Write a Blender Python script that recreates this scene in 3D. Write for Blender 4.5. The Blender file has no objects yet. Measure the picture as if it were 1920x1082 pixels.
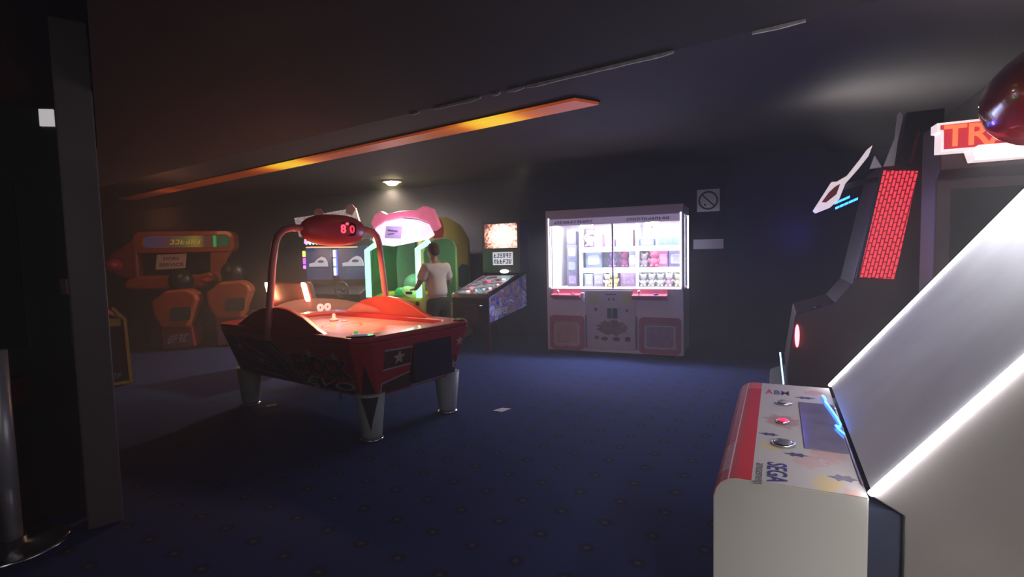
import bpy, math, random
import numpy as np
from mathutils import Vector, Matrix
random.seed(7)
PI = math.pi
S = bpy.context.scene
COL = S.collection

# ---------------------------------------------------------------- camera
cam_d = bpy.data.cameras.new('camera'); cam = bpy.data.objects.new('camera', cam_d); COL.objects.link(cam)
S.camera = cam
cam_d.sensor_fit = 'HORIZONTAL'; cam_d.sensor_width = 36.0; cam_d.lens = 36.0 * 1000.0 / 1920.0
cam_d.clip_start = 0.05; cam_d.clip_end = 100
_dn = Vector((360, -15000, -1000)).normalized(); _Z = -_dn; _f = Vector((0, 0, -1))
_Y = (_f - _Z * _f.dot(_Z)).normalized(); _X = _Y.cross(_Z)
cam.matrix_world = Matrix(((_X.x, _X.y, _X.z, 0), (_Y.x, _Y.y, _Y.z, 0), (_Z.x, _Z.y, _Z.z, 1.6), (0, 0, 0, 1)))

# ---------------------------------------------------------------- world, big lights, exposure
w = bpy.data.worlds.new('world'); S.world = w; w.use_nodes = True
w.node_tree.nodes['Background'].inputs[0].default_value = (0.9, 0.82, 0.95, 1)
w.node_tree.nodes['Background'].inputs[1].default_value = 0.02
S.view_settings.view_transform = 'Standard'; S.view_settings.look = 'None'
S.view_settings.exposure = 0.0; S.view_settings.gamma = 1.0; S.view_settings.use_curve_mapping = False
S.cycles.use_denoising = True
S.cycles.sample_clamp_indirect = 3.0
S.cycles.max_bounces = 6; S.cycles.volume_bounces = 0; S.cycles.caustics_reflective = False; S.cycles.caustics_refractive = False

def lamp(name, kind, loc, energy, color=(1, 1, 1), size=0.3, size_y=None, aim=None, parent=None, spot=None, blend=0.6):
    l = bpy.data.lights.new(name, kind); l.energy = energy; l.color = color
    o = bpy.data.objects.new(name, l); COL.objects.link(o); o.location = loc
    if kind == 'AREA':
        l.size = size
        if size_y: l.shape = 'RECTANGLE'; l.size_y = size_y
    else:
        l.shadow_soft_size = size
    if kind == 'SPOT' and spot: l.spot_size = spot; l.spot_blend = blend
    if aim is not None:
        o.rotation_euler = (Vector(aim) - Vector(loc)).to_track_quat('-Z', 'Y').to_euler()
    if parent is not None: o.parent = parent
    return o
el = lamp('console_side_fill', 'AREA', (0.75, -1.0, 1.9), 5.0, (1.0, 0.95, 0.90), 0.6, 0.5, aim=(1.35, 1.5, 0.35)); el.data.spread = math.radians(48)  # unseen fill added behind the camera for the console's near side
lamp('rear_room_fill', 'AREA', (-0.6, -1.6, 2.3), 4, (1.0, 0.9, 0.84), 1.0, 0.6, aim=(0.0, 3.5, 1.6))  # unseen fill standing for room light behind the camera

# ---------------------------------------------------------------- materials
MATS = {}
def mat(name, color=(0.5, 0.5, 0.5), rough=0.5, metal=0.0, emit=None, es=0.0, alpha=1.0, trans=0.0, coat=0.0, noise=0.0, nscale=6.0, spec=0.5):
    if name in MATS: return MATS[name]
    m = bpy.data.materials.new(name); m.use_nodes = True; nt = m.node_tree; b = nt.nodes['Principled BSDF']
    b.inputs['Base Color'].default_value = (*color, 1); b.inputs['Roughness'].default_value = rough
    b.inputs['Metallic'].default_value = metal; b.inputs['Alpha'].default_value = alpha
    b.inputs['Transmission Weight'].default_value = trans; b.inputs['Coat Weight'].default_value = coat
    b.inputs['Specular IOR Level'].default_value = spec
    if emit: b.inputs['Emission Color'].default_value = (*emit, 1); b.inputs['Emission Strength'].default_value = es
    if noise > 0:
        tc = nt.nodes.new('ShaderNodeTexCoord'); n = nt.nodes.new('ShaderNodeTexNoise'); n.inputs['Scale'].default_value = nscale
        n.inputs['Detail'].default_value = 4
        r = nt.nodes.new('ShaderNodeValToRGB')
        r.color_ramp.elements[0].position = 0.3; r.color_ramp.elements[1].position = 0.7
        r.color_ramp.elements[0].color = (*[c * (1 - noise) for c in color], 1)
        r.color_ramp.elements[1].color = (*[min(1, c * (1 + noise)) for c in color], 1)
        nt.links.new(tc.outputs['Object'], n.inputs['Vector']); nt.links.new(n.outputs['Fac'], r.inputs['Fac'])
        nt.links.new(r.outputs['Color'], b.inputs['Base Color'])
    MATS[name] = m
    return m

def nodes_of(name):
    m = bpy.data.materials.new(name); m.use_nodes = True
    MATS[name] = m
    return m, m.node_tree, m.node_tree.nodes['Principled BSDF']
def mth(nt, op, a, b=None, c=None):
    n = nt.nodes.new('ShaderNodeMath'); n.operation = op
    for i, v in enumerate((a, b, c)):
        if v is None: continue
        if isinstance(v, (int, float)): n.inputs[i].default_value = v
        else: nt.links.new(v, n.inputs[i])
    return n.outputs[0]

# ---------------------------------------------------------------- mesh helpers
class MB:
    def __init__(s): s.v = []; s.f = []; s.mi = []; s.m = 0; s.sm = []
    def add(s, vs, fs, smooth=False):
        o = len(s.v); s.v += [tuple(v) for v in vs]
        for f in fs: s.f.append([i + o for i in f]); s.mi.append(s.m); s.sm.append(smooth)
        return s
    def slot(s, i): s.m = i; return s
    def box(s, x0, x1, y0, y1, z0, z1):
        vs = [(x, y, z) for x in (x0, x1) for y in (y0, y1) for z in (z0, z1)]
        return s.add(vs, [(0, 1, 3, 2), (4, 6, 7, 5), (0, 4, 5, 1), (2, 3, 7, 6), (0, 2, 6, 4), (1, 5, 7, 3)])
    def prism(s, pts, axis, a, b):
        # pts: polygon of 2D points; axis: 0 -> points are (y,z) extruded in x; 1 -> (x,z) in y; 2 -> (x,y) in z
        def P(p, t):
            return (t, p[0], p[1]) if axis == 0 else ((p[0], t, p[1]) if axis == 1 else (p[0], p[1], t))
        n = len(pts); vs = [P(p, a) for p in pts] + [P(p, b) for p in pts]
        fs = [tuple(range(n - 1, -1, -1)), tuple(range(n, 2 * n))] + [(i, (i + 1) % n, n + (i + 1) % n, n + i) for i in range(n)]
        return s.add(vs, fs)
    def slab(s, pts, o, ex, ey, t):
        # polygon in plane (o, ex, ey), thickened by t along the normal
        o = Vector(o); ex = Vector(ex); ey = Vector(ey); n_ = ex.cross(ey).normalized() * t; n = len(pts)
        a = [o + ex * p[0] + ey * p[1] for p in pts]
        vs = a + [q + n_ for q in a]
        return s.add(vs, [tuple(range(n - 1, -1, -1)), tuple(range(n, 2 * n))] + [(i, (i + 1) % n, n + (i + 1) % n, n + i) for i in range(n)])
    def loft(s, rings, cap=True, smooth=True):
        n = len(rings[0]); o = len(s.v); vs = [p for r in rings for p in r]; fs = []
        for k in range(len(rings) - 1):
            for i in range(n): fs.append((k * n + i, k * n + (i + 1) % n, (k + 1) * n + (i + 1) % n, (k + 1) * n + i))
        s.add(vs, fs, smooth)
        if cap:
            for k in (0, len(rings) - 1):
                s.f.append([o + k * n + i for i in range(n)]); s.mi.append(s.m); s.sm.append(False)
        return s
    def tube(s, path, r, n=12):
        path = [Vector(p) for p in path]; rr = r if isinstance(r, (list, tuple)) else [r] * len(path); rings = []; up = None
        for i, p in enumerate(path):
            d = (path[min(i + 1, len(path) - 1)] - path[max(i - 1, 0)]).normalized()
            if up is None: up = Vector((0, 0, 1)) if abs(d.z) < 0.9 else Vector((1, 0, 0))
            a = d.cross(up).normalized(); b = a.cross(d).normalized(); up = b
            rings.append([p + (a * math.cos(2 * PI * k / n) + b * math.sin(2 * PI * k / n)) * rr[i] for k in range(n)])
        return s.loft(rings)
    def cyl(s, p0, p1, r0, r1=None, n=24): return s.tube([p0, p1], [r0, r0 if r1 is None else r1], n)
    def lathe(s, prof, c=(0, 0, 0), n=24):
        return s.loft([[(c[0] + r * math.cos(2 * PI * k / n), c[1] + r * math.sin(2 * PI * k / n), c[2] + z) for k in range(n)] for r, z in prof])
    def ell(s, c, r, n=16, m=10, rot=None, p=1.0):
        rings = []
        for j in range(m + 1):
            t = -PI / 2 + PI * j / m; cr = max(0.01, math.cos(t)) ** p; sz = math.copysign(abs(math.sin(t)) ** p, math.sin(t))
            ring = []
            for k in range(n):
                a = 2 * PI * k / n; ca = math.cos(a); sa = math.sin(a)
                v = Vector((r[0] * cr * math.copysign(abs(ca) ** p, ca), r[1] * cr * math.copysign(abs(sa) ** p, sa), r[2] * sz))
                if rot is not None: v = rot @ v
                ring.append(v + Vector(c))
            rings.append(ring)
        return s.loft(rings)
    def build(s, name, mats, parent=None, bevel=0.0, seg=2, **tags):
        me = bpy.data.meshes.new(name); me.from_pydata([tuple(v) for v in s.v], [], s.f)
        if not isinstance(mats, (list, tuple)): mats = [mats]
        for m in mats: me.materials.append(m)
        for p, i, sm in zip(me.polygons, s.mi, s.sm): p.material_index = i; p.use_smooth = sm
        me.update(); bm_fix(me)
        o = bpy.data.objects.new(name, me); COL.objects.link(o)
        if parent is not None: o.parent = parent
        if bevel > 0:
            b = o.modifiers.new('bevel', 'BEVEL'); b.width = bevel; b.segments = seg; b.limit_method = 'ANGLE'; b.angle_limit = 0.6
        for k, v in tags.items(): o[k] = v
        return o
def bm_fix(me):
    import bmesh
    bm = bmesh.new(); bm.from_mesh(me); bmesh.ops.recalc_face_normals(bm, faces=bm.faces); bm.to_mesh(me); bm.free()

def thing(name, label, cat, loc=(0, 0, 0), rz=0.0, group=None):
    o = bpy.data.objects.new(name, None); COL.objects.link(o); o.location = loc; o.rotation_euler = (0, 0, math.radians(rz))
    o.empty_display_size = 0.2
    o['label'] = label; o['category'] = cat
    if group: o['group'] = group
    return o
def tag(o, label, cat, group=None):
    o['label'] = label; o['category'] = cat
    if group: o['group'] = group
    return o
def text(name, s, m, o, ex, ey, wid, hei, t=0.004, parent=None, label=None, shear=0.0, bold=0.0, tags=True):
    """lettering filling a wid x hei box whose lower left corner is o, along ex / ey, as a mesh"""
    cu = bpy.data.curves.new(name, 'FONT'); cu.body = s; cu.extrude = 0.0; cu.shear = shear; cu.offset = bold
    cu.resolution_u = 3
    tmp = bpy.data.objects.new(name, cu); COL.objects.link(tmp)
    dg = bpy.context.evaluated_depsgraph_get(); dg.update()
    me0 = bpy.data.meshes.new_from_object(tmp.evaluated_get(dg))
    vs = [v.co.copy() for v in me0.vertices]; fs = [list(p.vertices) for p in me0.polygons]
    bpy.data.objects.remove(tmp); bpy.data.curves.remove(cu); bpy.data.meshes.remove(me0)
    x0 = min(v.x for v in vs); x1 = max(v.x for v in vs); y0 = min(v.y for v in vs); y1 = max(v.y for v in vs)
    o = Vector(o); ex = Vector(ex).normalized(); ey = Vector(ey).normalized(); n = ex.cross(ey).normalized()
    mb = MB(); n0 = len(vs)
    P = [o + ex * ((v.x - x0) / (x1 - x0) * wid) + ey * ((v.y - y0) / (y1 - y0) * hei) for v in vs]
    # boundary edges give the side walls
    ec = {}
    for f in fs:
        for i in range(len(f)):
            a, b = f[i], f[(i + 1) % len(f)]; k = (min(a, b), max(a, b)); ec[k] = ec.get(k, 0) + 1
    al = [list(reversed(f)) for f in fs] + [[i + n0 for i in f] for f in fs] + [[a, b, b + n0, a + n0] for (a, b), c in ec.items() if c == 1]
    mb.add(P + [q + n * t for q in P], al)
    ob = mb.build(name, m, parent)
    if label: ob['label'] = label
    return ob
def marks(name, m, o, ex, ey, wid, hei, n, t=0.002, parent=None, seed=1, slant=0.2):
    """a row of blurred, unreadable block letters: uneven upright and level strokes"""
    rd = random.Random(seed); mb = MB(); cw_ = wid / n
    for i in range(n):
        x0 = i * cw_; w_ = cw_ * 0.72; th = cw_ * 0.24
        for st in rd.sample([0, 1, 2, 3, 4], 3):
            if st == 0: p = [(x0, 0), (x0 + th, 0), (x0 + th, hei), (x0, hei)]
            elif st == 1: p = [(x0 + w_ - th, 0), (x0 + w_, 0), (x0 + w_, hei), (x0 + w_ - th, hei)]
            elif st == 2: p = [(x0, hei - hei * 0.2), (x0 + w_, hei * 0.8), (x0 + w_, hei), (x0, hei)]
            elif st == 3: p = [(x0, hei * 0.4), (x0 + w_, hei * 0.4), (x0 + w_, hei * 0.6), (x0, hei * 0.6)]
            else: p = [(x0, 0), (x0 + w_, 0), (x0 + w_, hei * 0.2), (x0, hei * 0.2)]
            mb.slab([(a + b * slant, b) for a, b in p], o, ex, ey, t)
    return mb.build(name, m, parent)
def star(cx, cy, r, rot=PI / 2, q=0.42): return [(cx + (r if k % 2 == 0 else r * q) * math.cos(rot + k * PI / 5), cy + (r if k % 2 == 0 else r * q) * math.sin(rot + k * PI / 5)) for k in range(10)]
def rrect(x0, x1, y0, y1, r, n=5):
    pts = []
    for cx, cy, a0 in ((x1 - r, y1 - r, 0), (x0 + r, y1 - r, 90), (x0 + r, y0 + r, 180), (x1 - r, y0 + r, 270)):
        for k in range(n + 1):
            a = math.radians(a0 + 90 * k / n); pts.append((cx + r * math.cos(a), cy + r * math.sin(a)))
    return pts
def line(p, q, wd):
    d = Vector((q[0] - p[0], q[1] - p[1])).normalized(); nx = -d.y * wd / 2; ny = d.x * wd / 2
    return [(p[0] + nx, p[1] + ny), (p[0] - nx, p[1] - ny), (q[0] - nx, q[1] - ny), (q[0] + nx, q[1] + ny)]
def ring2(outer, inner, mb, o, ex, ey, t):
    """frame between two loops with the same number of points"""
    o = Vector(o); ex = Vector(ex); ey = Vector(ey); nn = ex.cross(ey).normalized() * t; n = len(outer)
    A = [o + ex * p[0] + ey * p[1] for p in outer]; B = [o + ex * p[0] + ey * p[1] for p in inner]
    vs = A + B + [q + nn for q in A] + [q + nn for q in B]; fs = []
    for i in range(n):
        j = (i + 1) % n
        fs += [(i, j, n + j, n + i), (2 * n + i, 3 * n + i, 3 * n + j, 2 * n + j), (i, 2 * n + i, 2 * n + j, j), (n + i, n + j, 3 * n + j, 3 * n + i)]
    mb.add(vs, fs)

# common materials
BLACK = mat('black_plastic', (0.012, 0.012, 0.014), 0.4, noise=0.2)
DARK = mat('dark_panel', (0.02, 0.019, 0.022), 0.6, noise=0.2)
WHITE = mat('white_laminate', (0.62, 0.60, 0.58), 0.4, noise=0.04, nscale=3)
CHROME = mat('chrome', (0.75, 0.75, 0.78), 0.18, 1.0, noise=0.03)
REDG = mat('red_gloss', (0.42, 0.016, 0.02), 0.25, coat=0.5, noise=0.12, nscale=4)
XV, YV, ZV = Vector((1, 0, 0)), Vector((0, 1, 0)), Vector((0, 0, 1))

# ================================================================ SETTING
U = Vector((0.446, 0.895, 0)); RR = Vector((0.895, -0.446, 0))
def struct(o): o['kind'] = 'structure'; return o
# carpet
m, nt, b = nodes_of('blue_carpet')
tc = nt.nodes.new('ShaderNodeTexCoord'); sp = nt.nodes.new('ShaderNodeSeparateXYZ'); nt.links.new(tc.outputs['Object'], sp.inputs[0])
def axis_(ax, ay, period, off):
    v = mth(nt, 'ADD', mth(nt, 'MULTIPLY', sp.outputs[0], ax), mth(nt, 'MULTIPLY', sp.outputs[1], ay))
    v = mth(nt, 'DIVIDE', mth(nt, 'SUBTRACT', v, off), period)
    return mth(nt, 'MULTIPLY', mth(nt, 'SUBTRACT', mth(nt, 'FRACT', mth(nt, 'ADD', v, 0.5)), 0.5), period)
o0 = Vector((-0.11, 3.095)); e1 = Vector((0.485, 0.875)); e2 = Vector((0.84, -0.543))
ax = axis_(0.543, 0.84, 0.298, o0.x * 0.543 + o0.y * 0.84); ay = axis_(0.875, -0.485, 0.285, o0.x * 0.875 - o0.y * 0.485)
d = mth(nt, 'SQRT', mth(nt, 'ADD', mth(nt, 'MULTIPLY', ax, ax), mth(nt, 'MULTIPLY', ay, ay)))
ring_ = nt.nodes.new('ShaderNodeValToRGB'); nt.links.new(mth(nt, 'MULTIPLY', d, 10.0), ring_.inputs['Fac'])
cr = ring_.color_ramp; cr.elements[0].position = 0.0; cr.elements[0].color = (0.12, 0.10, 0.16, 1)
cr.elements[1].position = 1.0; cr.elements[1].color = (0.030, 0.050, 0.175, 1)
for p, c in ((0.13, (0.10, 0.085, 0.14, 1)), (0.2, (0.022, 0.027, 0.07, 1)), (0.42, (0.026, 0.032, 0.085, 1)), (0.55, (0.030, 0.050, 0.175, 1))):
    e = cr.elements.new(p); e.color = c
nz = nt.nodes.new('ShaderNodeTexNoise'); nz.inputs['Scale'].default_value = 90; nz.inputs['Detail'].default_value = 3
nt.links.new(tc.outputs['Object'], nz.inputs['Vector'])
mx = nt.nodes.new('ShaderNodeMix'); mx.data_type = 'RGBA'; mx.blend_type = 'MULTIPLY'; mx.inputs[0].default_value = 0.55
nt.links.new(ring_.outputs['Color'], mx.inputs[6]); nt.links.new(nz.outputs['Color'], mx.inputs[7])
gn = nt.nodes.new('ShaderNodeMix'); gn.data_type = 'RGBA'; gn.blend_type = 'MULTIPLY'; gn.inputs[0].default_value = 1; gn.inputs[7].default_value = (0.95, 0.95, 0.95, 1)
nt.links.new(mx.outputs[2], gn.inputs[6]); nt.links.new(gn.outputs[2], b.inputs['Base Color'])
b.inputs['Roughness'].default_value = 0.95; b.inputs['Specular IOR Level'].default_value = 0.15
bp = nt.nodes.new('ShaderNodeBump'); bp.inputs['Strength'].default_value = 0.25; bp.inputs['Distance'].default_value = 0.004
nt.links.new(nz.outputs['Fac'], bp.inputs['Height']); nt.links.new(bp.outputs[0], b.inputs['Normal'])
CARPET = m
NAVY = mat('navy_wall_paint', (0.017, 0.018, 0.050), 0.7, noise=0.15, nscale=2)
CEIL = mat('dark_ceiling_paint', (0.055, 0.048, 0.048), 0.8, noise=0.1, nscale=1.5)
SOFM = mat('dark_brown_soffit', (0.026, 0.019, 0.018), 0.8, noise=0.15, nscale=2)
WDARK = mat('dark_wall_paint', (0.016, 0.014, 0.016), 0.8, noise=0.15, nscale=2)

# plan: back wall along V through BP ; right wall along U ; left wall
BP0 = Vector((1.05, 9.35, 0)); BP = Vector((1.05, 9.82, 0)); V = Vector((-0.919, 0.394, 0))   # face of the pier, face of the back wall
def wall(name, p, q, m_, th=0.12, h=3.0):
    p = Vector(p).to_3d(); q = Vector(q).to_3d(); dd = (q - p).normalized(); nn = Vector((-dd.y, dd.x, 0)) * th
    mb = MB(); mb.prism([(p.x, p.y), (q.x, q.y), ((q + nn).x, (q + nn).y), ((p + nn).x, (p + nn).y)], 2, 0, h)
    return struct(mb.build(name, m_))
CR = (5.75, 7.335); CL = (-9.9, 14.04); FRt = (2.0, -0.6); FL = (-4.3, -0.2)
CRv = BP + V * ((CR[0] - BP.x) / V.x); CLv = BP + V * ((CL[0] - BP.x) / V.x)
wall('wall_back', CRv.xy, CLv.xy, NAVY, -0.12)
wall('wall_right', (CRv.x - U.x * 9, CRv.y - U.y * 9), CRv.xy, WDARK, -0.12)
wall('wall_left', CLv.xy, (-5.2, 0.0), WDARK, -0.12)
RB = (CRv.x - U.x * 9, CRv.y - U.y * 9)
plan = [RB, (CRv.x, CRv.y), (CLv.x, CLv.y), (-5.2, 0.0), (-4.5, -1.5)]
mb = MB(); mb.prism([(p[0], p[1]) for p in plan], 2, -0.1, 0.0); struct(mb.build('floor', CARPET))
mb = MB(); mb.prism([(p[0], p[1]) for p in plan], 2, 3.0, 3.1); struct(mb.build('ceiling', CEIL))
# lowered soffit over the camera side
sd = Vector((-0.819, 0.574)); sp0 = Vector((1.322, 2.424)); a_ = sp0 - sd * 1.75; b_ = sp0 + sd * 8.6
mb = MB(); mb.prism([(a_.x, a_.y), (b_.x, b_.y), (-5.9, 4.8), (-3.60, 4.75), (-0.50, 0.66), (-0.4, -0.8), (RB[0], RB[1])], 2, 2.6, 2.999)
struct(mb.build('ceiling_soffit', SOFM))
# pale trim left along the soffit edge, in broken lengths
TRIMM = mat('worn_white_trim', (0.6, 0.57, 0.56), 0.6, noise=0.25, nscale=20)
sn = Vector((0.574, 0.819))
def trimseg(t0, t1, h=0.02):
    k = max(2, int((t1 - t0) / 0.08)); rings = []
    for i in range(k + 1):
        t = t0 + (t1 - t0) * i / k; c = sp0 + sd * t + sn * 0.006; e = 0.75 + 0.5 * random.random()
        if i in (0, k): e = 0.35
        rings.append([(c.x, c.y, 2.594 - h * 0.5 * e), (c.x + sn.x * 0.012, c.y + sn.y * 0.012, 2.594 - h * 0.5 * e), (c.x + sn.x * 0.012, c.y + sn.y * 0.012, 2.594 + h * e), (c.x, c.y, 2.594 + h * e)])
    return MB().loft(rings, smooth=False)
for i, (t0, t1) in enumerate(((0.0, 0.22), (0.59, 1.49), (1.5, 1.62), (1.68, 1.74), (1.83, 2.24), (2.38, 2.47))):
    o = trimseg(t0, t1).build('trim_%d' % (i + 1), TRIMM); struct(o)

# smooth column at the left
def colm(c, rz, w_, h):
    mb = MB(); a = math.radians(rz); pts = [(c[0] + x * math.cos(a) - y * math.sin(a), c[1] + x * math.sin(a) + y * math.cos(a)) for x, y in ((-w_, -w_), (w_, -w_), (w_, w_), (-w_, w_))]
    mb.prism(pts, 2, 0, h); return mb
COLM = mat('brown_grey_column_paint', (0.13, 0.105, 0.10), 0.6, noise=0.12, nscale=3)
o = colm((-2.56, 3.22), 38, 0.088, 2.999).build('wall_column', COLM, bevel=0.01); struct(o)
# the pilaster right of the claw machine
pc = BP0 - V * 2.75
mb = MB(); q = [pc + V * 0.2, pc - V * 1.1]; nn = Vector((0.394, 0.919, 0))
mb.prism([((q[0] - nn * 0.12).x, (q[0] - nn * 0.12).y), ((q[1] - nn * 0.12).x, (q[1] - nn * 0.12).y), ((q[1] + nn * 0.46).x, (q[1] + nn * 0.46).y), ((q[0] + nn * 0.46).x, (q[0] + nn * 0.46).y)], 2, 0, 2.995)
struct(mb.build('wall_pier', NAVY))

# thin haze added through the room for lens glow around lamps
hm = bpy.data.materials.new('bloom_haze'); hm.use_nodes = True; nt = hm.node_tree; nt.nodes.remove(nt.nodes['Principled BSDF'])
vs_ = nt.nodes.new('ShaderNodeVolumePrincipled'); vs_.inputs['Density'].default_value = 0.020; vs_.inputs['Anisotropy'].default_value = 0.3
vs_.inputs['Color'].default_value = (0.9, 0.88, 0.9, 1); nt.links.new(vs_.outputs[0], nt.nodes['Material Output'].inputs['Volume'])
mb = MB(); mb.prism([(4.2, -1.8), (7.4, 8.0), (-10.0, 16.0), (-6.2, 0.0), (-4.8, -1.8)], 2, -0.06, 3.05)
hz = mb.build('haze', hm); hz['kind'] = 'stuff'; tag(hz, 'thin haze added through the room to give lamps a lens glow', 'haze')

# ================================================================ AMBER CEILING LIGHT
t = thing('ceiling_light', 'long amber trough light running across the dark ceiling', 'ceiling light', (0.77, 4.97, 3.0), 180 - 36.7)
L = 11.5
mb = MB(); mb.prism([(-0.01, -0.145), (L, -0.145), (L, 0.145), (0.09, 0.145)], 2, -0.015, 0.0); mb.build('housing', DARK, t)
m, nt, b = nodes_of('amber_diffuser')
tc = nt.nodes.new('ShaderNodeTexCoord'); sp = nt.nodes.new('ShaderNodeSeparateXYZ'); nt.links.new(tc.outputs['Object'], sp.inputs[0])
tot = None
for c, wd, am in ((1.15, 0.40, 1.1), (4.95, 0.60, 1.1), (9.2, 0.35, 0.15)):
    dd = mth(nt, 'DIVIDE', mth(nt, 'SUBTRACT', sp.outputs[0], c), wd)
    g = mth(nt, 'MULTIPLY', mth(nt, 'EXPONENT', mth(nt, 'MULTIPLY', mth(nt, 'MULTIPLY', dd, dd), -1.0)), am)
    tot = g if tot is None else mth(nt, 'ADD', tot, g)
base = mth(nt, 'MULTIPLY', mth(nt, 'MAXIMUM', mth(nt, 'SUBTRACT', 1.0, mth(nt, 'MULTIPLY', sp.outputs[0], 0.088)), 0.0), 0.22)
rp = nt.nodes.new('ShaderNodeValToRGB'); nt.links.new(mth(nt, 'ADD', base, mth(nt, 'MULTIPLY', tot, 0.78)), rp.inputs['Fac'])
rp.color_ramp.elements[0].position = 0; rp.color_ramp.elements[0].color = (0.02, 0.003, 0.001, 1)
rp.color_ramp.elements[1].position = 1; rp.color_ramp.elements[1].color = (1.0, 0.62, 0.03, 1)
for p, c in ((0.2, (0.26, 0.038, 0.005, 1)), (0.5, (0.6, 0.14, 0.008, 1)), (0.75, (1.0, 0.45, 0.01, 1))):
    e = rp.color_ramp.elements.new(p); e.color = c
b.inputs['Base Color'].default_value = (0.15, 0.05, 0.02, 1)
nt.links.new(rp.outputs['Color'], b.inputs['Emission Color']); b.inputs['Emission Strength'].default_value = 1.0
mb = MB(); mb.prism([(0.0, -0.135), (L - 0.05, -0.135), (L - 0.05, 0.135), (0.1, 0.135)], 2, -0.04, -0.015); mb.build('diffuser', m, t, label='amber diffuser glowing where its bulbs sit')

# recessed downlight
t = thing('downlight', 'small bright warm round downlight in the far ceiling', 'ceiling light', (-2.195, 10.09, 3.0))
mb = MB(); mb.lathe([(0.14, 0.0), (0.20, 0.0), (0.20, -0.02), (0.15, -0.03), (0.14, -0.02)], n=28); mb.build('trim_ring', WHITE, t)
mb = MB(); mb.lathe([(0.001, -0.09), (0.07, -0.08), (0.13, -0.03), (0.14, 0.0)], n=28); mb.build('bulb', mat('warm_bulb', (1, 0.9, 0.6), 0.4, emit=(1.0, 0.84, 0.5), es=90), t, label='glowing warm bulb')
lamp('downlight_beam', 'SPOT', (0, 0, -0.12), 650, (1.0, 0.80, 0.60), 0.08, aim=None, parent=t, spot=math.radians(165), blend=1.0)

# wall signs right of the claw machine
sf = Vector((3.04, 8.34, 0)); sfx = Vector((0.919, -0.394, 0)); sfn = Vector((-0.394, -0.919, 0))
pc0 = (BP0 - V * 2.26) + sfn * 0.13
t = thing('no_smoking_sign', 'square white no smoking sign on the navy wall right of the claw machine', 'sign', (pc0.x + 0.0, pc0.y + 0.0, 2.17), -23.2)
SIGNW = mat('sign_white', (0.80, 0.74, 0.72), 0.5, noise=0.05)
INK = mat('dark_sign_ink', (0.07, 0.03, 0.03), 0.5, noise=0.1)
mb = MB(); mb.box(-0.165, 0.165, -0.008, 0.008, -0.0, 0.34); mb.build('board', SIGNW, t)
mb = MB(); n = 32
ring2([(0.145 * math.cos(2 * PI * k / n), 0.17 + 0.145 * math.sin(2 * PI * k / n)) for k in range(n)], [(0.118 * math.cos(2 * PI * k / n), 0.17 + 0.118 * math.sin(2 * PI * k / n)) for k in range(n)], mb, (0, -0.008, 0), XV, ZV, 0.003)
mb.slab(line((-0.09, 0.26), (0.09, 0.08), 0.022), (0, -0.008, 0), XV, ZV, 0.004); mb.build('prohibition_ring', INK, t)
mb = MB(); mb.slab(rrect(-0.06, -0.03, 0.09, 0.12, 0.008), (0, -0.008, 0), XV, ZV, 0.002); mb.build('symbol', INK, t)
t = thing('wall_notice', 'small blank pale strip notice below the no smoking sign', 'notice', (pc0.x, pc0.y, 1.59), -23.2)
mb = MB(); mb.box(-0.22, 0.22, -0.004, 0.004, 0, 0.15); mb.build('paper', mat('mauve_paper', (0.55, 0.46, 0.55), 0.8, noise=0.08), t)

# ================================================================ SLOPED WHITE CONSOLE MACHINE (near right)
CONF = (0.66 + U.x * 0.695, 1.745 + U.y * 0.695)
CON = thing('arcade_machine', 'white console arcade machine with red stripe and two sloping white light bars', 'arcade machine', (CONF[0], CONF[1], 0), -116.5)
CW = mat('console_white', (0.55, 0.52, 0.50), 0.35, noise=0.05, nscale=2)
CS = mat('console_side_grey', (0.56, 0.54, 0.51), 0.6, noise=0.05, nscale=2)
prof = [(0, 0), (0, 0.765), (0.008, 0.795), (0.022, 0.818), (0.045, 0.833), (0.07, 0.84), (0.44, 0.84), (0.44, 0)]
mb = MB(); mb.prism(prof, 0, -0.69, 0.69); mb.build('console', CS, CON, bevel=0.004)
# artwork sheet on the top, following the nose
m, nt, b = nodes_of('console_artwork')
tc = nt.nodes.new('ShaderNodeTexCoord'); sp = nt.nodes.new('ShaderNodeSeparateXYZ'); nt.links.new(tc.outputs['Object'], sp.inputs[0])
Xo, Yo = sp.outputs[0], sp.outputs[1]
white = (0.46, 0.42, 0.41, 1); red = (0.50, 0.022, 0.028, 1)
inred = mth(nt, 'LESS_THAN', Yo, 0.118)
l1 = mth(nt, 'LESS_THAN', mth(nt, 'ABSOLUTE', mth(nt, 'SUBTRACT', Yo, 0.048)), 0.0022)
zone = mth(nt, 'MULTIPLY', mth(nt, 'LESS_THAN', Yo, 0.046), mth(nt, 'GREATER_THAN', Yo, 0.012))
zone = mth(nt, 'MULTIPLY', zone, mth(nt, 'MULTIPLY', mth(nt, 'GREATER_THAN', Xo, 0.33), mth(nt, 'LESS_THAN', Xo, 0.60)))
wig = mth(nt, 'ADD', mth(nt, 'MULTIPLY', Xo, 330.0), mth(nt, 'MULTIPLY', mth(nt, 'SINE', mth(nt, 'MULTIPLY', Yo, 260.0)), 1.2))
chev = mth(nt, 'MULTIPLY', mth(nt, 'GREATER_THAN', mth(nt, 'SINE', wig), 0.35), zone)
pinkz = mth(nt, 'MULTIPLY', mth(nt, 'LESS_THAN', Xo, -0.555), mth(nt, 'GREATER_THAN', Yo, 0.05))
def mixc(f, a, c):
    n = nt.nodes.new('ShaderNodeMix'); n.data_type = 'RGBA'
    if isinstance(f, (int, float)): n.inputs[0].default_value = f
    else: nt.links.new(f, n.inputs[0])
    for i, v in ((6, a), (7, c)):
        if isinstance(v, tuple): n.inputs[i].default_value = v
        else: nt.links.new(v, n.inputs[i])
    return n.outputs[2]
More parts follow.
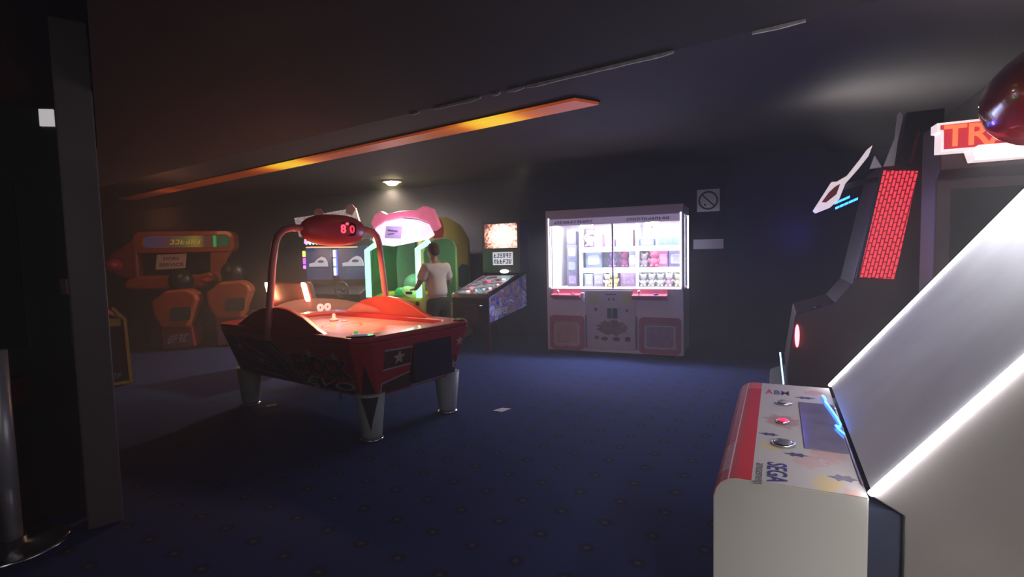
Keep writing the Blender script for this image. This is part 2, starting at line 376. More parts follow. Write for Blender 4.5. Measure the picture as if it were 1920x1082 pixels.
redc = mixc(pinkz, red, (0.60, 0.10, 0.11, 1)); redc = mixc(mth(nt, 'MAXIMUM', chev, l1), redc, (0.62, 0.5, 0.5, 1))
# soft coloured blotches printed on the white part
def blot(cx, cy, rx, ry, colr, base, am=0.8):
    dx = mth(nt, 'DIVIDE', mth(nt, 'SUBTRACT', Xo, cx), rx); dy = mth(nt, 'DIVIDE', mth(nt, 'SUBTRACT', Yo, cy), ry)
    nn_ = nt.nodes.new('ShaderNodeTexNoise'); nn_.inputs['Scale'].default_value = 35; nt.links.new(tc.outputs['Object'], nn_.inputs['Vector'])
    q = mth(nt, 'ADD', mth(nt, 'SQRT', mth(nt, 'ADD', mth(nt, 'MULTIPLY', dx, dx), mth(nt, 'MULTIPLY', dy, dy))), mth(nt, 'MULTIPLY', mth(nt, 'SUBTRACT', nn_.outputs['Fac'], 0.5), 1.4))
    f = mth(nt, 'MULTIPLY', mth(nt, 'MINIMUM', mth(nt, 'MAXIMUM', mth(nt, 'MULTIPLY', mth(nt, 'SUBTRACT', 1.15, q), 2.5), 0.0), 1.0), am)
    return mixc(f, base, colr)
wc = white
for args in ((0.0, 0.215, 0.09, 0.07, (0.35, 0.12, 0.13, 1), 0.6), (0.34, 0.17, 0.05, 0.04, (0.55, 0.42, 0.12, 1), 0.5), (0.45, 0.29, 0.06, 0.05, (0.50, 0.22, 0.22, 1), 0.45),
             (0.36, 0.36, 0.08, 0.06, (0.5, 0.2, 0.2, 1), 0.5), (0.64, 0.335, 0.07, 0.04, (0.6, 0.42, 0.12, 1), 0.6), (-0.56, 0.36, 0.05, 0.05, (0.5, 0.12, 0.2, 1), 0.5),
             (0.68, 0.40, 0.04, 0.03, (0.5, 0.25, 0.2, 1), 0.6), (-0.22, 0.20, 0.08, 0.05, (0.40, 0.36, 0.42, 1), 0.5)):
    wc = blot(args[0], args[1], args[2], args[3], args[4], wc, args[5])
nt.links.new(mixc(inred, wc, redc), b.inputs['Base Color']); b.inputs['Roughness'].default_value = 0.65; b.inputs['Specular IOR Level'].default_value = 0.25
ART = m
top = [(-0.0015, 0.765), (0.006, 0.7965), (0.021, 0.8195), (0.044, 0.835), (0.07, 0.842), (0.438, 0.842), (0.438, 0.840), (0.07, 0.840), (0.045, 0.833), (0.022, 0.818), (0.008, 0.795), (0.0, 0.765)]
mb = MB(); mb.prism(top, 0, -0.692, 0.692); mb.build('artwork_sheet', ART, CON, label='white printed sheet with a red stripe along its front')
ZT = 0.8425
NAVYI = mat('navy_print', (0.03, 0.03, 0.13), 0.5, noise=0.1)
text('lettering', 'SEGA', NAVYI, (0.51, 0.162, ZT), XV, YV, 0.175, 0.062, 0.001, CON, 'navy block lettering', bold=0.015)
text('lettering', 'amusements', mat('grey_print', (0.10, 0.10, 0.11), 0.5, noise=0.1), (0.535, 0.128, ZT), XV, YV, 0.185, 0.024, 0.001, CON, 'small grey lettering', bold=-0.01)
text('lettering', 'A', mat('red_print', (0.5, 0.05, 0.05), 0.5, noise=0.1), (-0.46, 0.138, ZT), YV, -XV, 0.034, 0.10, 0.001, CON, 'red letter', bold=0.02)
text('lettering', 'BM', mat('charcoal_print', (0.07, 0.07, 0.08), 0.5, noise=0.1), (-0.46, 0.178, ZT), YV, -XV, 0.07, 0.085, 0.001, CON, 'dark letters', bold=0.01)
def button(nm, x, y, r, cap, lab, h=0.014):
    bb = MB(); bb.lathe([(r * 0.78, 0.0), (r * 0.8, h * 0.6), (r * 0.7, h), (0.002, h * 1.15)], (x, y, ZT), 28); o_ = bb.build(nm, cap, CON, label=lab)
    bb = MB(); bb.lathe([(r * 0.78, 0.0), (r * 0.8, h * 0.8), (r * 0.95, h * 0.7), (r, 0.0)], (x, y, ZT), 28); bb.build('button_rim', CHROME, o_)
button('push_button', -0.29, 0.222, 0.036, mat('grey_cap', (0.35, 0.32, 0.36), 0.25, noise=0.05), 'far chrome rimmed push button')
button('push_button', 0.305, 0.215, 0.042, mat('dark_grey_cap', (0.12, 0.12, 0.14), 0.3, noise=0.05), 'large dark grey push button')
button('push_button', 0.02, 0.215, 0.026, mat('lit_red_cap', (0.6, 0.02, 0.06), 0.3, emit=(1, 0.02, 0.10), es=1.6), 'push button lit red')
SH = mat('dark_ship_print', (0.06, 0.05, 0.12), 0.5, noise=0.3, nscale=40)
def ship(x, y, s_, k, m_=SH):
    bb = MB(); k *= 0.65; s_ *= 1.25; pts = [(-1, 0), (-0.5, 0.25), (-0.35, 0.7), (0.0, 0.35), (0.5, 0.6), (0.6, 0.2), (1, 0.05), (0.6, -0.2), (0.45, -0.55), (0.0, -0.3), (-0.3, -0.6), (-0.5, -0.2)]
    bb.prism([(x + p[1] * s_ * k, y + p[0] * s_) for p in pts], 2, ZT, ZT + 0.001); bb.build('printed_motif', m_, CON, label='dark printed winged motif')
ship(0.20, 0.163, 0.03, 1.2); ship(0.40, 0.255, 0.032, 1.2); ship(-0.44, 0.315, 0.035, 1.3); ship(0.565, 0.385, 0.035, 1.6, mat('faded_ship_print', (0.16, 0.14, 0.2), 0.5, noise=0.3, nscale=40))
mb = MB(); mb.box(-0.34, 0.32, 0.285, 0.43, ZT, ZT + 0.004); mb.build('glass_panel', mat('smoked_mauve_panel', (0.20, 0.17, 0.26), 0.12, noise=0.15, nscale=8), CON, label='smoked rectangular glass panel', bevel=0.002)
BLUEREF = mat('blue_reflection', (0.1, 0.3, 1), 0.4, emit=(0.04, 0.22, 1.0), es=7)  # blue reflection on the console top, drawn as glowing lines
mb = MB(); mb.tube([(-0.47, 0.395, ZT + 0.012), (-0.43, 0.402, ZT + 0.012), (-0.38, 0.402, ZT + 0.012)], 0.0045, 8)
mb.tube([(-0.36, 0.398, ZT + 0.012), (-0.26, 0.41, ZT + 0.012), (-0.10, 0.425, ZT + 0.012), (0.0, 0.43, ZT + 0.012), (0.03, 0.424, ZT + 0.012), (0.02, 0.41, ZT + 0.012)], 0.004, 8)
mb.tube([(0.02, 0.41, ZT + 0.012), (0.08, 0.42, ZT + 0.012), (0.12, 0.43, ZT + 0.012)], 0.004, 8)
mb.build('blue_glow_line', BLUEREF, CON, label='bent blue reflection on the console made as a glowing line')
mb = MB(); mb.box(-0.3, 0.6, 0.431, 0.437, ZT, ZT + 0.004); mb.build('chrome_strip', CHROME, CON)
# main body behind
BODY = mat('dark_grey_cabinet', (0.20, 0.18, 0.175), 0.55, noise=0.15, nscale=2)
mb = MB(); mb.prism([(0.53, 0.0), (0.53, 0.80), (0.45, 0.845), (1.48, 2.17), (1.70, 2.17), (1.70, 0)], 0, -0.688, 0.688); mb.build('cabinet', BODY, CON, bevel=0.004)
mb = MB(); mb.box(-0.66, 0.66, 0.441, 0.53, 0, 0.80); mb.build('recess_panel', mat('navy_recess', (0.03, 0.035, 0.07), 0.6, noise=0.1), CON)
sl = Vector((0, 1.03, 1.325)).normalized(); sn3 = Vector((0, -1.325, 1.03)).normalized()
p0 = Vector((0, 0.45, 0.845))
GREYGL = mat('hazy_playfield_glass', (0.66, 0.66, 0.69), 0.7, noise=0.12, nscale=2.5)
mb = MB(); mb.slab([(-0.67, 0.01), (0.67, 0.01), (0.67, 1.66), (-0.67, 1.66)], p0 + sn3 * 0.0, XV, sl, 0.012); mb.build('playfield_cover', GREYGL, CON, label='sloping hazy grey cover between the light bars')
LEDW = mat('cool_white_led', (1, 1, 1), 0.4, emit=(0.97, 0.95, 1.0), es=45)
for sx in (-1, 1):
    mb = MB(); mb.slab([(sx * 0.695 - 0.008, -0.0), (sx * 0.695 + 0.008, -0.0), (sx * 0.695 + 0.008, 1.66), (sx * 0.695 - 0.008, 1.66)], p0 + sn3 * 0.004, XV, sl, 0.017)
    mb.build('light_bar', LEDW, CON, bevel=0.006, label='bright white light bar')
lamp('hood_fill', 'AREA', (-0.1, 1.10, 1.98), 16, (0.93, 0.95, 1.0), 1.1, 0.3, aim=None, parent=CON).rotation_euler = (math.radians(14), 0, 0)  # unseen fill added under the hood to brighten the sloping cover
mb = MB(); mb.ell((-0.14, 1.47, 2.23), (0.5, 0.58, 0.24), 36, 16, Matrix.Rotation(0.22, 3, 'X'), p=0.85)
mb.build('red_hood', mat('glossy_red_hood', (0.30, 0.008, 0.012), 0.18, coat=0.6, noise=0.1, nscale=3), CON, label='glossy rounded red hood on top')
# ================================================================ SIT-DOWN SHOOTER BEHIND IT (lit title sign)
def conpt(x, y, z=0):   # point in the row's own frame
    a = math.radians(-116.5); return Vector((CONF[0] + x * math.cos(a) - y * math.sin(a), CONF[1] + x * math.sin(a) + y * math.cos(a), z))
t = thing('arcade_machine', 'dark shooting cabinet with lit orange title sign behind the sloping light bars', 'arcade machine', (2.62, 3.32, 0), -23.2)
GB = mat('dark_red_cabinet', (0.045, 0.009, 0.013), 0.5, noise=0.2, nscale=3)
mb = MB(); mb.prism([(0.12, 0), (0.12, 1.0), (0.20, 1.1), (0.20, 2.0), (0.14, 2.06), (0.14, 2.36), (0.50, 2.36), (0.50, 0)], 0, 0.06, 1.42); mb.build('cabinet', GB, t, bevel=0.01)
mb = MB(); mb.box(0.14, 1.34, 0.185, 0.20, 1.18, 1.94); mb.build('screen', mat('dark_screen', (0.02, 0.014, 0.016), 0.2, noise=0.1), t, label='dark glossy screen')
mb = MB(); mb.prism([(-0.18, 0.0), (-0.18, 0.85), (0.12, 0.98), (0.12, 0)], 0, 0.10, 1.40); mb.build('control_deck', DARK, t, bevel=0.01)
edge = mat('sign_white_edge', (0.9, 0.85, 0.85), 0.4, emit=(1.0, 0.80, 0.80), es=0.85)
outl = [(0.0, 2.325), (1.40, 2.345), (1.40, 2.10), (0.19, 2.085), (0.17, 2.15), (0.02, 2.15), (0.02, 2.27), (0.0, 2.275)]
mb = MB(); mb.prism(outl, 1, -0.02, 0.10); sg = mb.build('title_sign', edge, t, label='lit title sign with white edge')
mb = MB(); mb.prism([(0.015, 2.31), (1.38, 2.33), (1.38, 2.18), (0.20, 2.175), (0.185, 2.165), (0.035, 2.165), (0.033, 2.28), (0.015, 2.285)], 1, -0.026, -0.02); mb.build('sign_backing', mat('sign_red', (0.25, 0.02, 0.02), 0.5, emit=(0.62, 0.03, 0.05), es=0.9), sg)
text('lettering', 'TRANSFORMERS', mat('sign_orange', (0.9, 0.3, 0.1), 0.5, emit=(1.0, 0.17, 0.07), es=1.0), (0.03, -0.032, 2.175), XV, ZV, 1.33, 0.132, 0.005, sg, 'orange capitals', bold=0.02)
text('lettering', 'SHADOWS RISING', mat('sign_white_letter', (1, 1, 1), 0.5, emit=(1, 0.92, 0.94), es=3.5), (0.21, -0.028, 2.10), XV, ZV, 1.15, 0.062, 0.006, sg, 'white capitals', bold=0.03)
lamp('sign_glow', 'AREA', (0.5, -0.08, 2.30), 6, (1.0, 0.93, 0.90), 1.0, 0.12, parent=t).rotation_euler = (math.radians(-140), 0, math.radians(35))

# ================================================================ TALL FAR CABINET (red grille, arrow emblem)
t = thing('arcade_machine', 'dark tall cabinet with glowing red perforated side panel and white arrow emblem', 'arcade machine', conpt(-2.6, 0), -116.5)
mb = MB(); mb.prism([(0.30, 0), (0.26, 0.5), (0.33, 1.02), (0.62, 1.12), (0.74, 1.28), (0.93, 2.24), (1.35, 2.26), (1.35, 0)], 0, -0.95, -0.02); mb.build('cabinet', GB, t, bevel=0.012)
# grille: leaning backlit panel with staggered slots
m, nt, b = nodes_of('red_grille')
tc = nt.nodes.new('ShaderNodeTexCoord'); sp = nt.nodes.new('ShaderNodeSeparateXYZ'); nt.links.new(tc.outputs['Object'], sp.inputs[0])
zz = sp.outputs[2]; yy = mth(nt, 'SUBTRACT', sp.outputs[1], mth(nt, 'MULTIPLY', mth(nt, 'SUBTRACT', zz, 1.34), 0.20))
cx_ = mth(nt, 'DIVIDE', yy, 0.0262); coln = mth(nt, 'FLOOR', cx_); fx = mth(nt, 'ABSOLUTE', mth(nt, 'SUBTRACT', mth(nt, 'FRACT', cx_), 0.5))
cz = mth(nt, 'ADD', mth(nt, 'DIVIDE', zz, 0.062), mth(nt, 'MULTIPLY', coln, 0.5)); fz = mth(nt, 'ABSOLUTE', mth(nt, 'SUBTRACT', mth(nt, 'FRACT', cz), 0.5))
on = mth(nt, 'MULTIPLY', mth(nt, 'LESS_THAN', fx, 0.32), mth(nt, 'LESS_THAN', fz, 0.42))
nt.links.new(mixc(on, (0.22, 0.0, 0.012, 1), (1.0, 0.055, 0.085, 1)), b.inputs['Emission Color']); b.inputs['Emission Strength'].default_value = 1.0
b.inputs['Base Color'].default_value = (0.2, 0.005, 0.01, 1)
mb = MB(); mb.prism([(0.78, 1.335), (1.02, 1.32), (1.155, 2.155), (0.93, 2.18)], 0, -0.02, 0.03)
g = mb.build('grille_panel', m, t, bevel=0.004, label='glowing red panel with staggered slots')
mb = MB(); mb.prism([(0.76, 1.325), (0.78, 1.335), (0.93, 2.18), (0.91, 2.20)], 0, -0.02, 0.04); mb.build('grille_edge', DARK, t)
WP = mat('emblem_white', (0.75, 0.66, 0.68), 0.35, emit=(1, 0.85, 0.9), es=0.6, noise=0.03)
mb = MB(); mb.prism([(0.44, 1.88), (0.46, 1.86), (0.56, 1.90), (0.62, 1.96), (0.66, 2.08), (0.74, 2.18), (0.81, 2.28), (0.835, 2.36), (0.80, 2.33), (0.755, 2.26), (0.67, 2.14), (0.60, 2.10), (0.565, 2.10), (0.52, 2.02)], 0, 0.14, 0.20)
em = mb.build('arrow_emblem', WP, t, bevel=0.006, label='white winged arrow emblem')
mb = MB(); mb.prism([(0.50, 1.945), (0.53, 1.94), (0.60, 2.0), (0.625, 2.08), (0.59, 2.06), (0.55, 2.02)], 0, 0.20, 0.212); mb.build('emblem_inlay', REDG, em, label='red inlay')
mb = MB(); mb.tube([(0.17, 0.60, 2.04), (0.14, 0.74, 2.08), (0.0, 0.92, 2.12), (-0.05, 0.95, 2.12)], 0.02); mb.build('emblem_bracket', DARK, t)
for nm_, z0, y0, y1 in (('a', 1.925, 0.595, 0.70), ('b', 1.885, 0.60, 0.755)):
    mb = MB(); k = 4 if nm_ == 'a' else 5
    for i in range(k):
        a_ = y0 + (y1 - y0) * i / k; c_ = y0 + (y1 - y0) * (i + 0.82) / k; s_ = 0.45
        mb.prism([(a_, z0 + (a_ - y0) * s_), (c_, z0 + (c_ - y0) * s_), (c_, z0 + 0.018 + (c_ - y0) * s_), (a_, z0 + 0.018 + (a_ - y0) * s_)], 0, 0.13, 0.16)
    mb.build('blue_light_bar', mat('blue_led', (0.1, 0.3, 1), 0.4, emit=(0.02, 0.20, 1.0), es=5), t, label='segmented blue light bar')
lamp('blue_glow', 'POINT', (0.20, 0.30, 1.70), 9, (0.10, 0.08, 1.0), 0.08, parent=t)
FIN = mat('grey_white_fin', (0.8, 0.74, 0.74), 0.4, noise=0.05)
mb = MB(); mb.prism([(0.93, 2.21), (1.0, 2.21), (1.02, 2.40), (1.05, 2.58), (1.03, 2.62), (1.015, 2.60), (1.0, 2.42)], 0, 0.0, 0.04); mb.build('fin', FIN, t, bevel=0.004, label='tall pale curved fin')
mb = MB(); mb.prism([(0.84, 2.20), (0.92, 2.205), (0.87, 2.30)], 0, 0.0, 0.04); mb.build('fin', FIN, t, bevel=0.004, label='small pale triangular fin')
mb = MB(); mb.prism([(1.10, 2.22), (1.115, 2.22), (1.16, 2.45), (1.145, 2.46)], 0, 0.0, 0.03); mb.build('fin', mat('red_fin', (0.35, 0.02, 0.03), 0.3, noise=0.1), t, label='slim red fin')
mb = MB(); mb.prism([(1.02, 2.18), (1.3, 2.20), (1.32, 2.62), (1.08, 2.62)], 0, -0.25, -0.02); mb.build('topper', BLACK, t, label='black topper box', bevel=0.01)
mb = MB(); mb.ell((0.0, 0.345, 0.83), (0.02, 0.018, 0.10), 12, 8); mb.build('red_lamp', mat('red_lamp', (1, 0.3, 0.3), 0.4, emit=(1, 0.10, 0.12), es=9), t, label='small glowing red lamp')
mb = MB(); mb.tube([(0.0, 0.215, 0.68), (0.0, 0.245, 0.40)], 0.006, 8); mb.build('blue_glow_line', mat('pale_blue_neon', (0.3, 0.6, 1), 0.4, emit=(0.25, 0.55, 1), es=5), t, label='thin pale blue light line')
mb = MB(); mb.prism([(0.10, 0), (0.13, 0.34), (0.30, 0.42), (0.35, 0)], 0, -0.9, -0.02); mb.build('foot_step', DARK, t, bevel=0.01)
mb = MB(); mb.ell((-0.08, 0.52, 1.06), (0.06, 0.05, 0.035), 12, 8); mb.tube([(-0.08, 0.52, 1.06), (-0.08, 0.62, 1.12)], 0.012, 8); mb.build('control_grip', BLACK, t)

ul = lamp('ceiling_patch_fill', 'AREA', (3.5, 5.0, 2.42), 12, (1.0, 0.96, 0.92), 1.2, 0.5); ul.rotation_euler = (math.radians(180), math.radians(25), 0)  # unseen uplight added to make the pale patch on the ceiling

# ================================================================ PRIZE CLAW MACHINE
CC = ((0.543 + 2.456) / 2, (8.387 + 7.569) / 2)
CLW = thing('claw_machine', 'large white prize claw machine with two brightly lit windows', 'claw machine', (CC[0], CC[1], 0), -23.2)
CWL = mat('claw_white', (0.80, 0.68, 0.74), 0.4, noise=0.04, nscale=2)
D = 0.9
mb = MB()
mb.box(-1.035, 1.025, 0.0, D, 0.06, 1.03)          # lower body
mb.box(-1.035, 1.025, 0.0, D, 2.10, 2.24)          # top
mb.box(-1.035, -0.965, 0.0, 0.07, 1.03, 2.10); mb.box(0.99, 1.025, 0.0, 0.07, 1.03, 2.10)
mb.box(-1.035, 1.025, D - 0.04, D, 1.03, 2.10)
mb.box(-1.035, -1.0, D - 0.1, D, 1.03, 2.10); mb.build('cabinet', CWL, CLW, bevel=0.008)
for x in (-0.95, 0.93):
    for y in (0.08, 0.8): mb = MB(); mb.box(x - 0.04, x + 0.04, y, y + 0.08, 0.0, 0.06); mb.build('foot', BLACK, CLW)
HDR = mat('header_mauve', (0.22, 0.17, 0.25), 0.35, emit=(0.5, 0.38, 0.62), es=0.42, noise=0.05)
mb = MB(); mb.box(-0.965, 0.99, 0.004, 0.03, 2.0, 2.12); hd = mb.build('header', HDR, CLW, label='mauve header strip')
HT = mat('header_ink', (0.10, 0.05, 0.14), 0.5, noise=0.1)
marks('lettering', HT, (-0.90, 0.003, 2.03), XV, ZV, 0.62, 0.04, 12, 0.002, hd, 3); marks('lettering', HT, (0.22, 0.003, 2.03), XV, ZV, 0.62, 0.04, 12, 0.002, hd, 5)
mb = MB(); mb.box(0.0, 0.022, 0.01, 0.05, 1.03, 2.0); mb.build('mullion', mat('mullion_grey', (0.2, 0.18, 0.24), 0.4, noise=0.05), CLW)
INW = mat('lit_white_lining', (0.85, 0.85, 0.9), 0.5, noise=0.03)
mb = MB(); mb.box(-0.96, 0.985, D - 0.07, D - 0.045, 1.03, 2.08); mb.build('back_lining', INW, CLW)
for x0_, x1_ in ((-0.965, -0.955), (0.98, 0.99)):
    mb = MB(); mb.box(x0_, x1_, 0.08, D - 0.07, 1.03, 2.08); mb.build('side_lining', INW, CLW)
mb = MB(); mb.box(-0.58, 0.985, 0.42, D - 0.07, 1.60, 1.66); mb.build('shelf', INW, CLW, label='upper white display shelf')
mb = MB(); mb.box(-0.58, 0.985, 0.42, D - 0.07, 1.27, 1.33); mb.build('shelf', INW, CLW, label='lower white display shelf')
for x in (-0.60, 0.30):
    mb = MB(); mb.box(x - 0.02, x + 0.02, 0.42, D - 0.07, 1.03, 2.0); mb.build('divider', INW, CLW)
TUBE = mat('claw_tube', (1, 1, 1), 0.4, emit=(0.93, 0.95, 1.0), es=12)
mb = MB(); mb.box(-0.95, 0.98, 0.10, 0.16, 2.04, 2.075); mb.build('light_tube', TUBE, CLW)
for z in (1.585, 1.255):
    mb = MB(); mb.box(-0.56, 0.97, 0.425, 0.45, z, z + 0.014); mb.build('light_tube', TUBE, CLW)
for x in (-0.985, 0.99):
    mb = MB(); mb.box(x - 0.009, x + 0.009, -0.006, 0.02, 1.05, 2.12); mb.build('light_tube', mat('edge_tube', (1, 1, 1), 0.4, emit=(0.93, 0.93, 1.0), es=2.5), CLW)
mb = MB(); mb.box(1.027, 1.045, 0.60, 0.63, 1.0, 2.10); mb.build('light_tube', mat('side_tube', (1, 1, 1), 0.4, emit=(0.8, 0.85, 1.0), es=5), CLW, label='thin lit strip on the right flank')
lamp('claw_interior_lamp', 'AREA', (0.0, 0.26, 2.03), 100, (1.0, 0.97, 1.0), 1.85, 0.25, aim=None, parent=CLW)
lamp('claw_front_lamp', 'AREA', (0.0, -0.02, 1.55), 30, (0.42, 0.5, 1.0), 1.8, 0.8, parent=CLW).rotation_euler = (math.radians(-55), 0, 0)
GLASS = mat('clear_glass', (1, 1, 1), 0.02, alpha=0.10, spec=0.6)
mb = MB(); mb.box(-0.965, 0.0, 0.022, 0.028, 1.03, 2.0); mb.build('window_pane', GLASS, CLW); mb = MB(); mb.box(0.022, 0.99, 0.022, 0.028, 1.03, 2.0); mb.build('window_pane', GLASS, CLW)
# claws on gantries
for x, lab in ((-0.45, 'left'), (0.55, 'right')):
    mb = MB(); mb.box(x - 0.08, x + 0.08, 0.2, 0.36, 1.95, 2.03); mb.tube([(x, 0.28, 1.95), (x, 0.28, 1.86)], 0.012, 8)
    mb.ell((x, 0.28, 1.84), (0.035, 0.035, 0.03), 12, 8)
    for s_ in (-1, 1): mb.tube([(x, 0.28, 1.84), (x + s_ * 0.07, 0.28, 1.81), (x + s_ * 0.045, 0.28, 1.73)], 0.008, 6)
    mb.build('claw', mat('claw_pink_white', (0.7, 0.6, 0.66), 0.3, noise=0.05), CLW, label='%s claw on its carriage' % lab)
# control ledges
PINK = mat('pink_ledge', (0.60, 0.10, 0.15), 0.35, noise=0.06)
for x0, x1 in ((-0.93, -0.47), (0.31, 0.81)):
    mb = MB(); mb.prism([(0.0, 0.86), (0.0, 1.03), (-0.03, 0.955), (-0.13, 0.94), (-0.13, 0.905)], 0, x0, x1); le = mb.build('control_ledge', PINK, CLW, bevel=0.006, label='pink control ledge')
    mb = MB(); mb.cyl((x0 + 0.10, -0.075, 0.94), (x0 + 0.10, -0.075, 0.975), 0.008); mb.ell((x0 + 0.10, -0.075, 0.99), (0.024, 0.024, 0.026), 12, 8); mb.build('joystick', mat('knob_pale', (0.8, 0.7, 0.75), 0.3, noise=0.03), le)
    mb = MB(); mb.lathe([(0.04, 0), (0.038, 0.02), (0.002, 0.026)], (x0 + 0.34, -0.07, 0.942), 16); mb.build('push_button', mat('knob_red' if x0 < 0 else 'knob_blue', (0.6, 0.05, 0.08) if x0 < 0 else (0.08, 0.1, 0.5), 0.3, noise=0.03), le)
mb = MB(); mb.box(-0.47, -0.42, -0.05, 0.0, 0.82, 0.97); mb.build('coin_slot', mat('pale_box', (0.75, 0.68, 0.72), 0.4, noise=0.04), CLW, bevel=0.01)
# front centre panel
PNL = mat('panel_grey_mauve', (0.50, 0.42, 0.45), 0.45, noise=0.05)
mb = MB(); mb.box(-0.41, 0.34, -0.012, 0.0, 0.10, 1.0); cp = mb.build('centre_panel', PNL, CLW, bevel=0.004)
dk = mat('panel_dark_print', (0.09, 0.05, 0.08), 0.5, noise=0.1); yl = mat('panel_yellow', (0.45, 0.42, 0.18), 0.5, noise=0.06); br = mat('panel_brown_print', (0.22, 0.11, 0.09), 0.5, noise=0.5, nscale=14)
mb = MB(); mb.box(-0.10, 0.06, -0.014, -0.012, 0.935, 0.955); mb.box(-0.06, -0.03, -0.014, -0.012, 0.85, 0.89); mb.box(0.01, 0.04, -0.014, -0.012, 0.85, 0.89)
mb.box(-0.27, -0.23, -0.014, -0.012, 0.69, 0.74); mb.box(0.20, 0.24, -0.014, -0.012, 0.68, 0.73)
for cx0 in (-0.12, 0.06): mb.slab([(cx0 + 0.055 * math.cos(a * PI / 8), 0.27 + 0.032 * math.sin(a * PI / 8)) for a in range(16)], (0, -0.012, 0), XV, ZV, 0.003)
mb.box(-0.27, -0.21, -0.014, -0.012, 0.26, 0.31); mb.box(0.19, 0.27, -0.014, -0.012, 0.24, 0.31); mb.build('printed_artwork', dk, cp)
for x0, x1 in ((-0.35, -0.20), (0.16, 0.29)): mb = MB(); mb.box(x0, x1, -0.014, -0.012, 0.80, 0.96); mb.build('yellow_sticker', yl, cp)
mb = MB(); mb.slab([(0.0 + 0.23 * math.cos(a * PI / 12) * (1 + 0.15 * math.sin(3 * a)), 0.44 + 0.11 * math.sin(a * PI / 12) * (1 + 0.2 * math.cos(2.3 * a))) for a in range(24)], (0, -0.012, 0), XV, ZV, 0.002); mb.build('brown_artwork', br, cp)
for x0 in (-0.075, 0.012):
    mb = MB(); mb.box(x0, x0 + 0.07, -0.03, -0.012, 0.58, 0.74); mb.build('coin_slot', BLACK, cp, bevel=0.008)
# prize doors
for x0, x1, lab, mm in ((-0.985, -0.44, 'left prize door with an orange tinted flap', (0.52, 0.30, 0.25)), (0.40, 0.99, 'right prize door with a mauve flap', (0.32, 0.20, 0.30))):  # orange of the left flap is warm light put into its colour
    mb = MB(); ring2(rrect(x0, x1, 0.08, 0.61, 0.06), rrect(x0 + 0.045, x1 - 0.045, 0.125, 0.53, 0.05), mb, (0, -0.003, 0), XV, ZV, 0.03)
    dr = mb.build('prize_door', mat('door_pink_frame', (0.42, 0.10, 0.15), 0.4, noise=0.06), CLW, label=lab)
    mb = MB(); mb.slab(rrect(x0 + 0.045, x1 - 0.045, 0.125, 0.53, 0.05), (0, -0.003, 0), XV, ZV, 0.008); mb.build('flap', mat('flap_' + lab[:4].strip(), mm, 0.4, noise=0.18, nscale=9), dr)
    mb = MB(); ring2(rrect(x0 + 0.08, x1 - 0.08, 0.155, 0.49, 0.04), rrect(x0 + 0.10, x1 - 0.10, 0.17, 0.475, 0.03), mb, (0, -0.011, 0), XV, ZV, 0.004); mb.build('flap_rim', mat('flap_rim', (0.62, 0.5, 0.48), 0.4, noise=0.05), dr)
for x in (-0.415, 0.35):
    mb = MB(); mb.box(x, x + 0.022, -0.02, 0.0, 0.12, 0.62); mb.build('edge_bar', mat('edge_bar_mauve', (0.22, 0.10, 0.14), 0.4, noise=0.05), CLW)

# prizes: each a thing of its own
def cw(x, y, z):
    a = math.radians(-23.2); return (CC[0] + x * math.cos(a) - y * math.sin(a), CC[1] + x * math.sin(a) + y * math.cos(a), z)
def prize_box(x, z, wd, h, c, label, d=0.16, y=0.56, c2=None):
    t = thing('boxed_prize', label, 'prize', cw(x, y, z), -23.2 + random.uniform(-6, 6), 'prizes in the claw machine')
    mm = mat('carton_%02d%02d%02d' % tuple(int(v * 99) for v in c), c, 0.35, noise=0.12, nscale=10)
    mb = MB(); mb.box(-wd / 2, wd / 2, -d / 2, d / 2, 0.0, h); mb.build('carton', mm, t, bevel=0.004)
    c2 = c2 or tuple(min(1, v * 2.2 + 0.1) for v in c)
    mb = MB(); mb.slab(rrect(-wd * 0.36, wd * 0.36, h * 0.2, h * 0.8, min(wd, h) * 0.12), (0, -d / 2, 0), XV, ZV, 0.002); mb.build('carton_window', mat('cwin_%02d%02d%02d' % tuple(int(v * 99) for v in c2), c2, 0.3, noise=0.3, nscale=22), t)
def plush(x, z, s_, c, label, c2=None, y=0.56, ears=True):
    t = thing('plush_toy', label, 'plush toy', cw(x, y, z), -23.2 + random.uniform(-15, 15), 'prizes in the claw machine')
    mm = mat('plush_%02d%02d%02d' % tuple(int(v * 99) for v in c), c, 0.9, noise=0.12, nscale=25)
    c2 = c2 or c; m2 = mat('plush_%02d%02d%02d' % tuple(int(v * 99) for v in c2), c2, 0.9, noise=0.12, nscale=25)
    mb = MB(); mb.ell((0, 0, 0.32 * s_), (0.26 * s_, 0.22 * s_, 0.32 * s_)); mb.build('torso', mm, t)
    mb = MB(); mb.ell((0, -0.03 * s_, 0.78 * s_), (0.25 * s_, 0.23 * s_, 0.24 * s_))
    if ears:
        for q in (-1, 1): mb.ell((q * 0.2 * s_, 0, 0.98 * s_), (0.1 * s_, 0.05 * s_, 0.12 * s_), 10, 6)
    mb.build('head', m2, t)
    for q in (-1, 1):
        mb = MB(); mb.ell((q * 0.27 * s_, -0.08 * s_, 0.42 * s_), (0.08 * s_, 0.1 * s_, 0.17 * s_), 10, 6, Matrix.Rotation(q * 0.5, 3, 'Y')); mb.build('arm', mm, t)
        mb = MB(); mb.ell((q * 0.15 * s_, -0.2 * s_, 0.09 * s_), (0.1 * s_, 0.16 * s_, 0.09 * s_), 10, 6); mb.build('leg', m2, t)
Z3, Z2, Z1 = 1.03, 1.33, 1.66
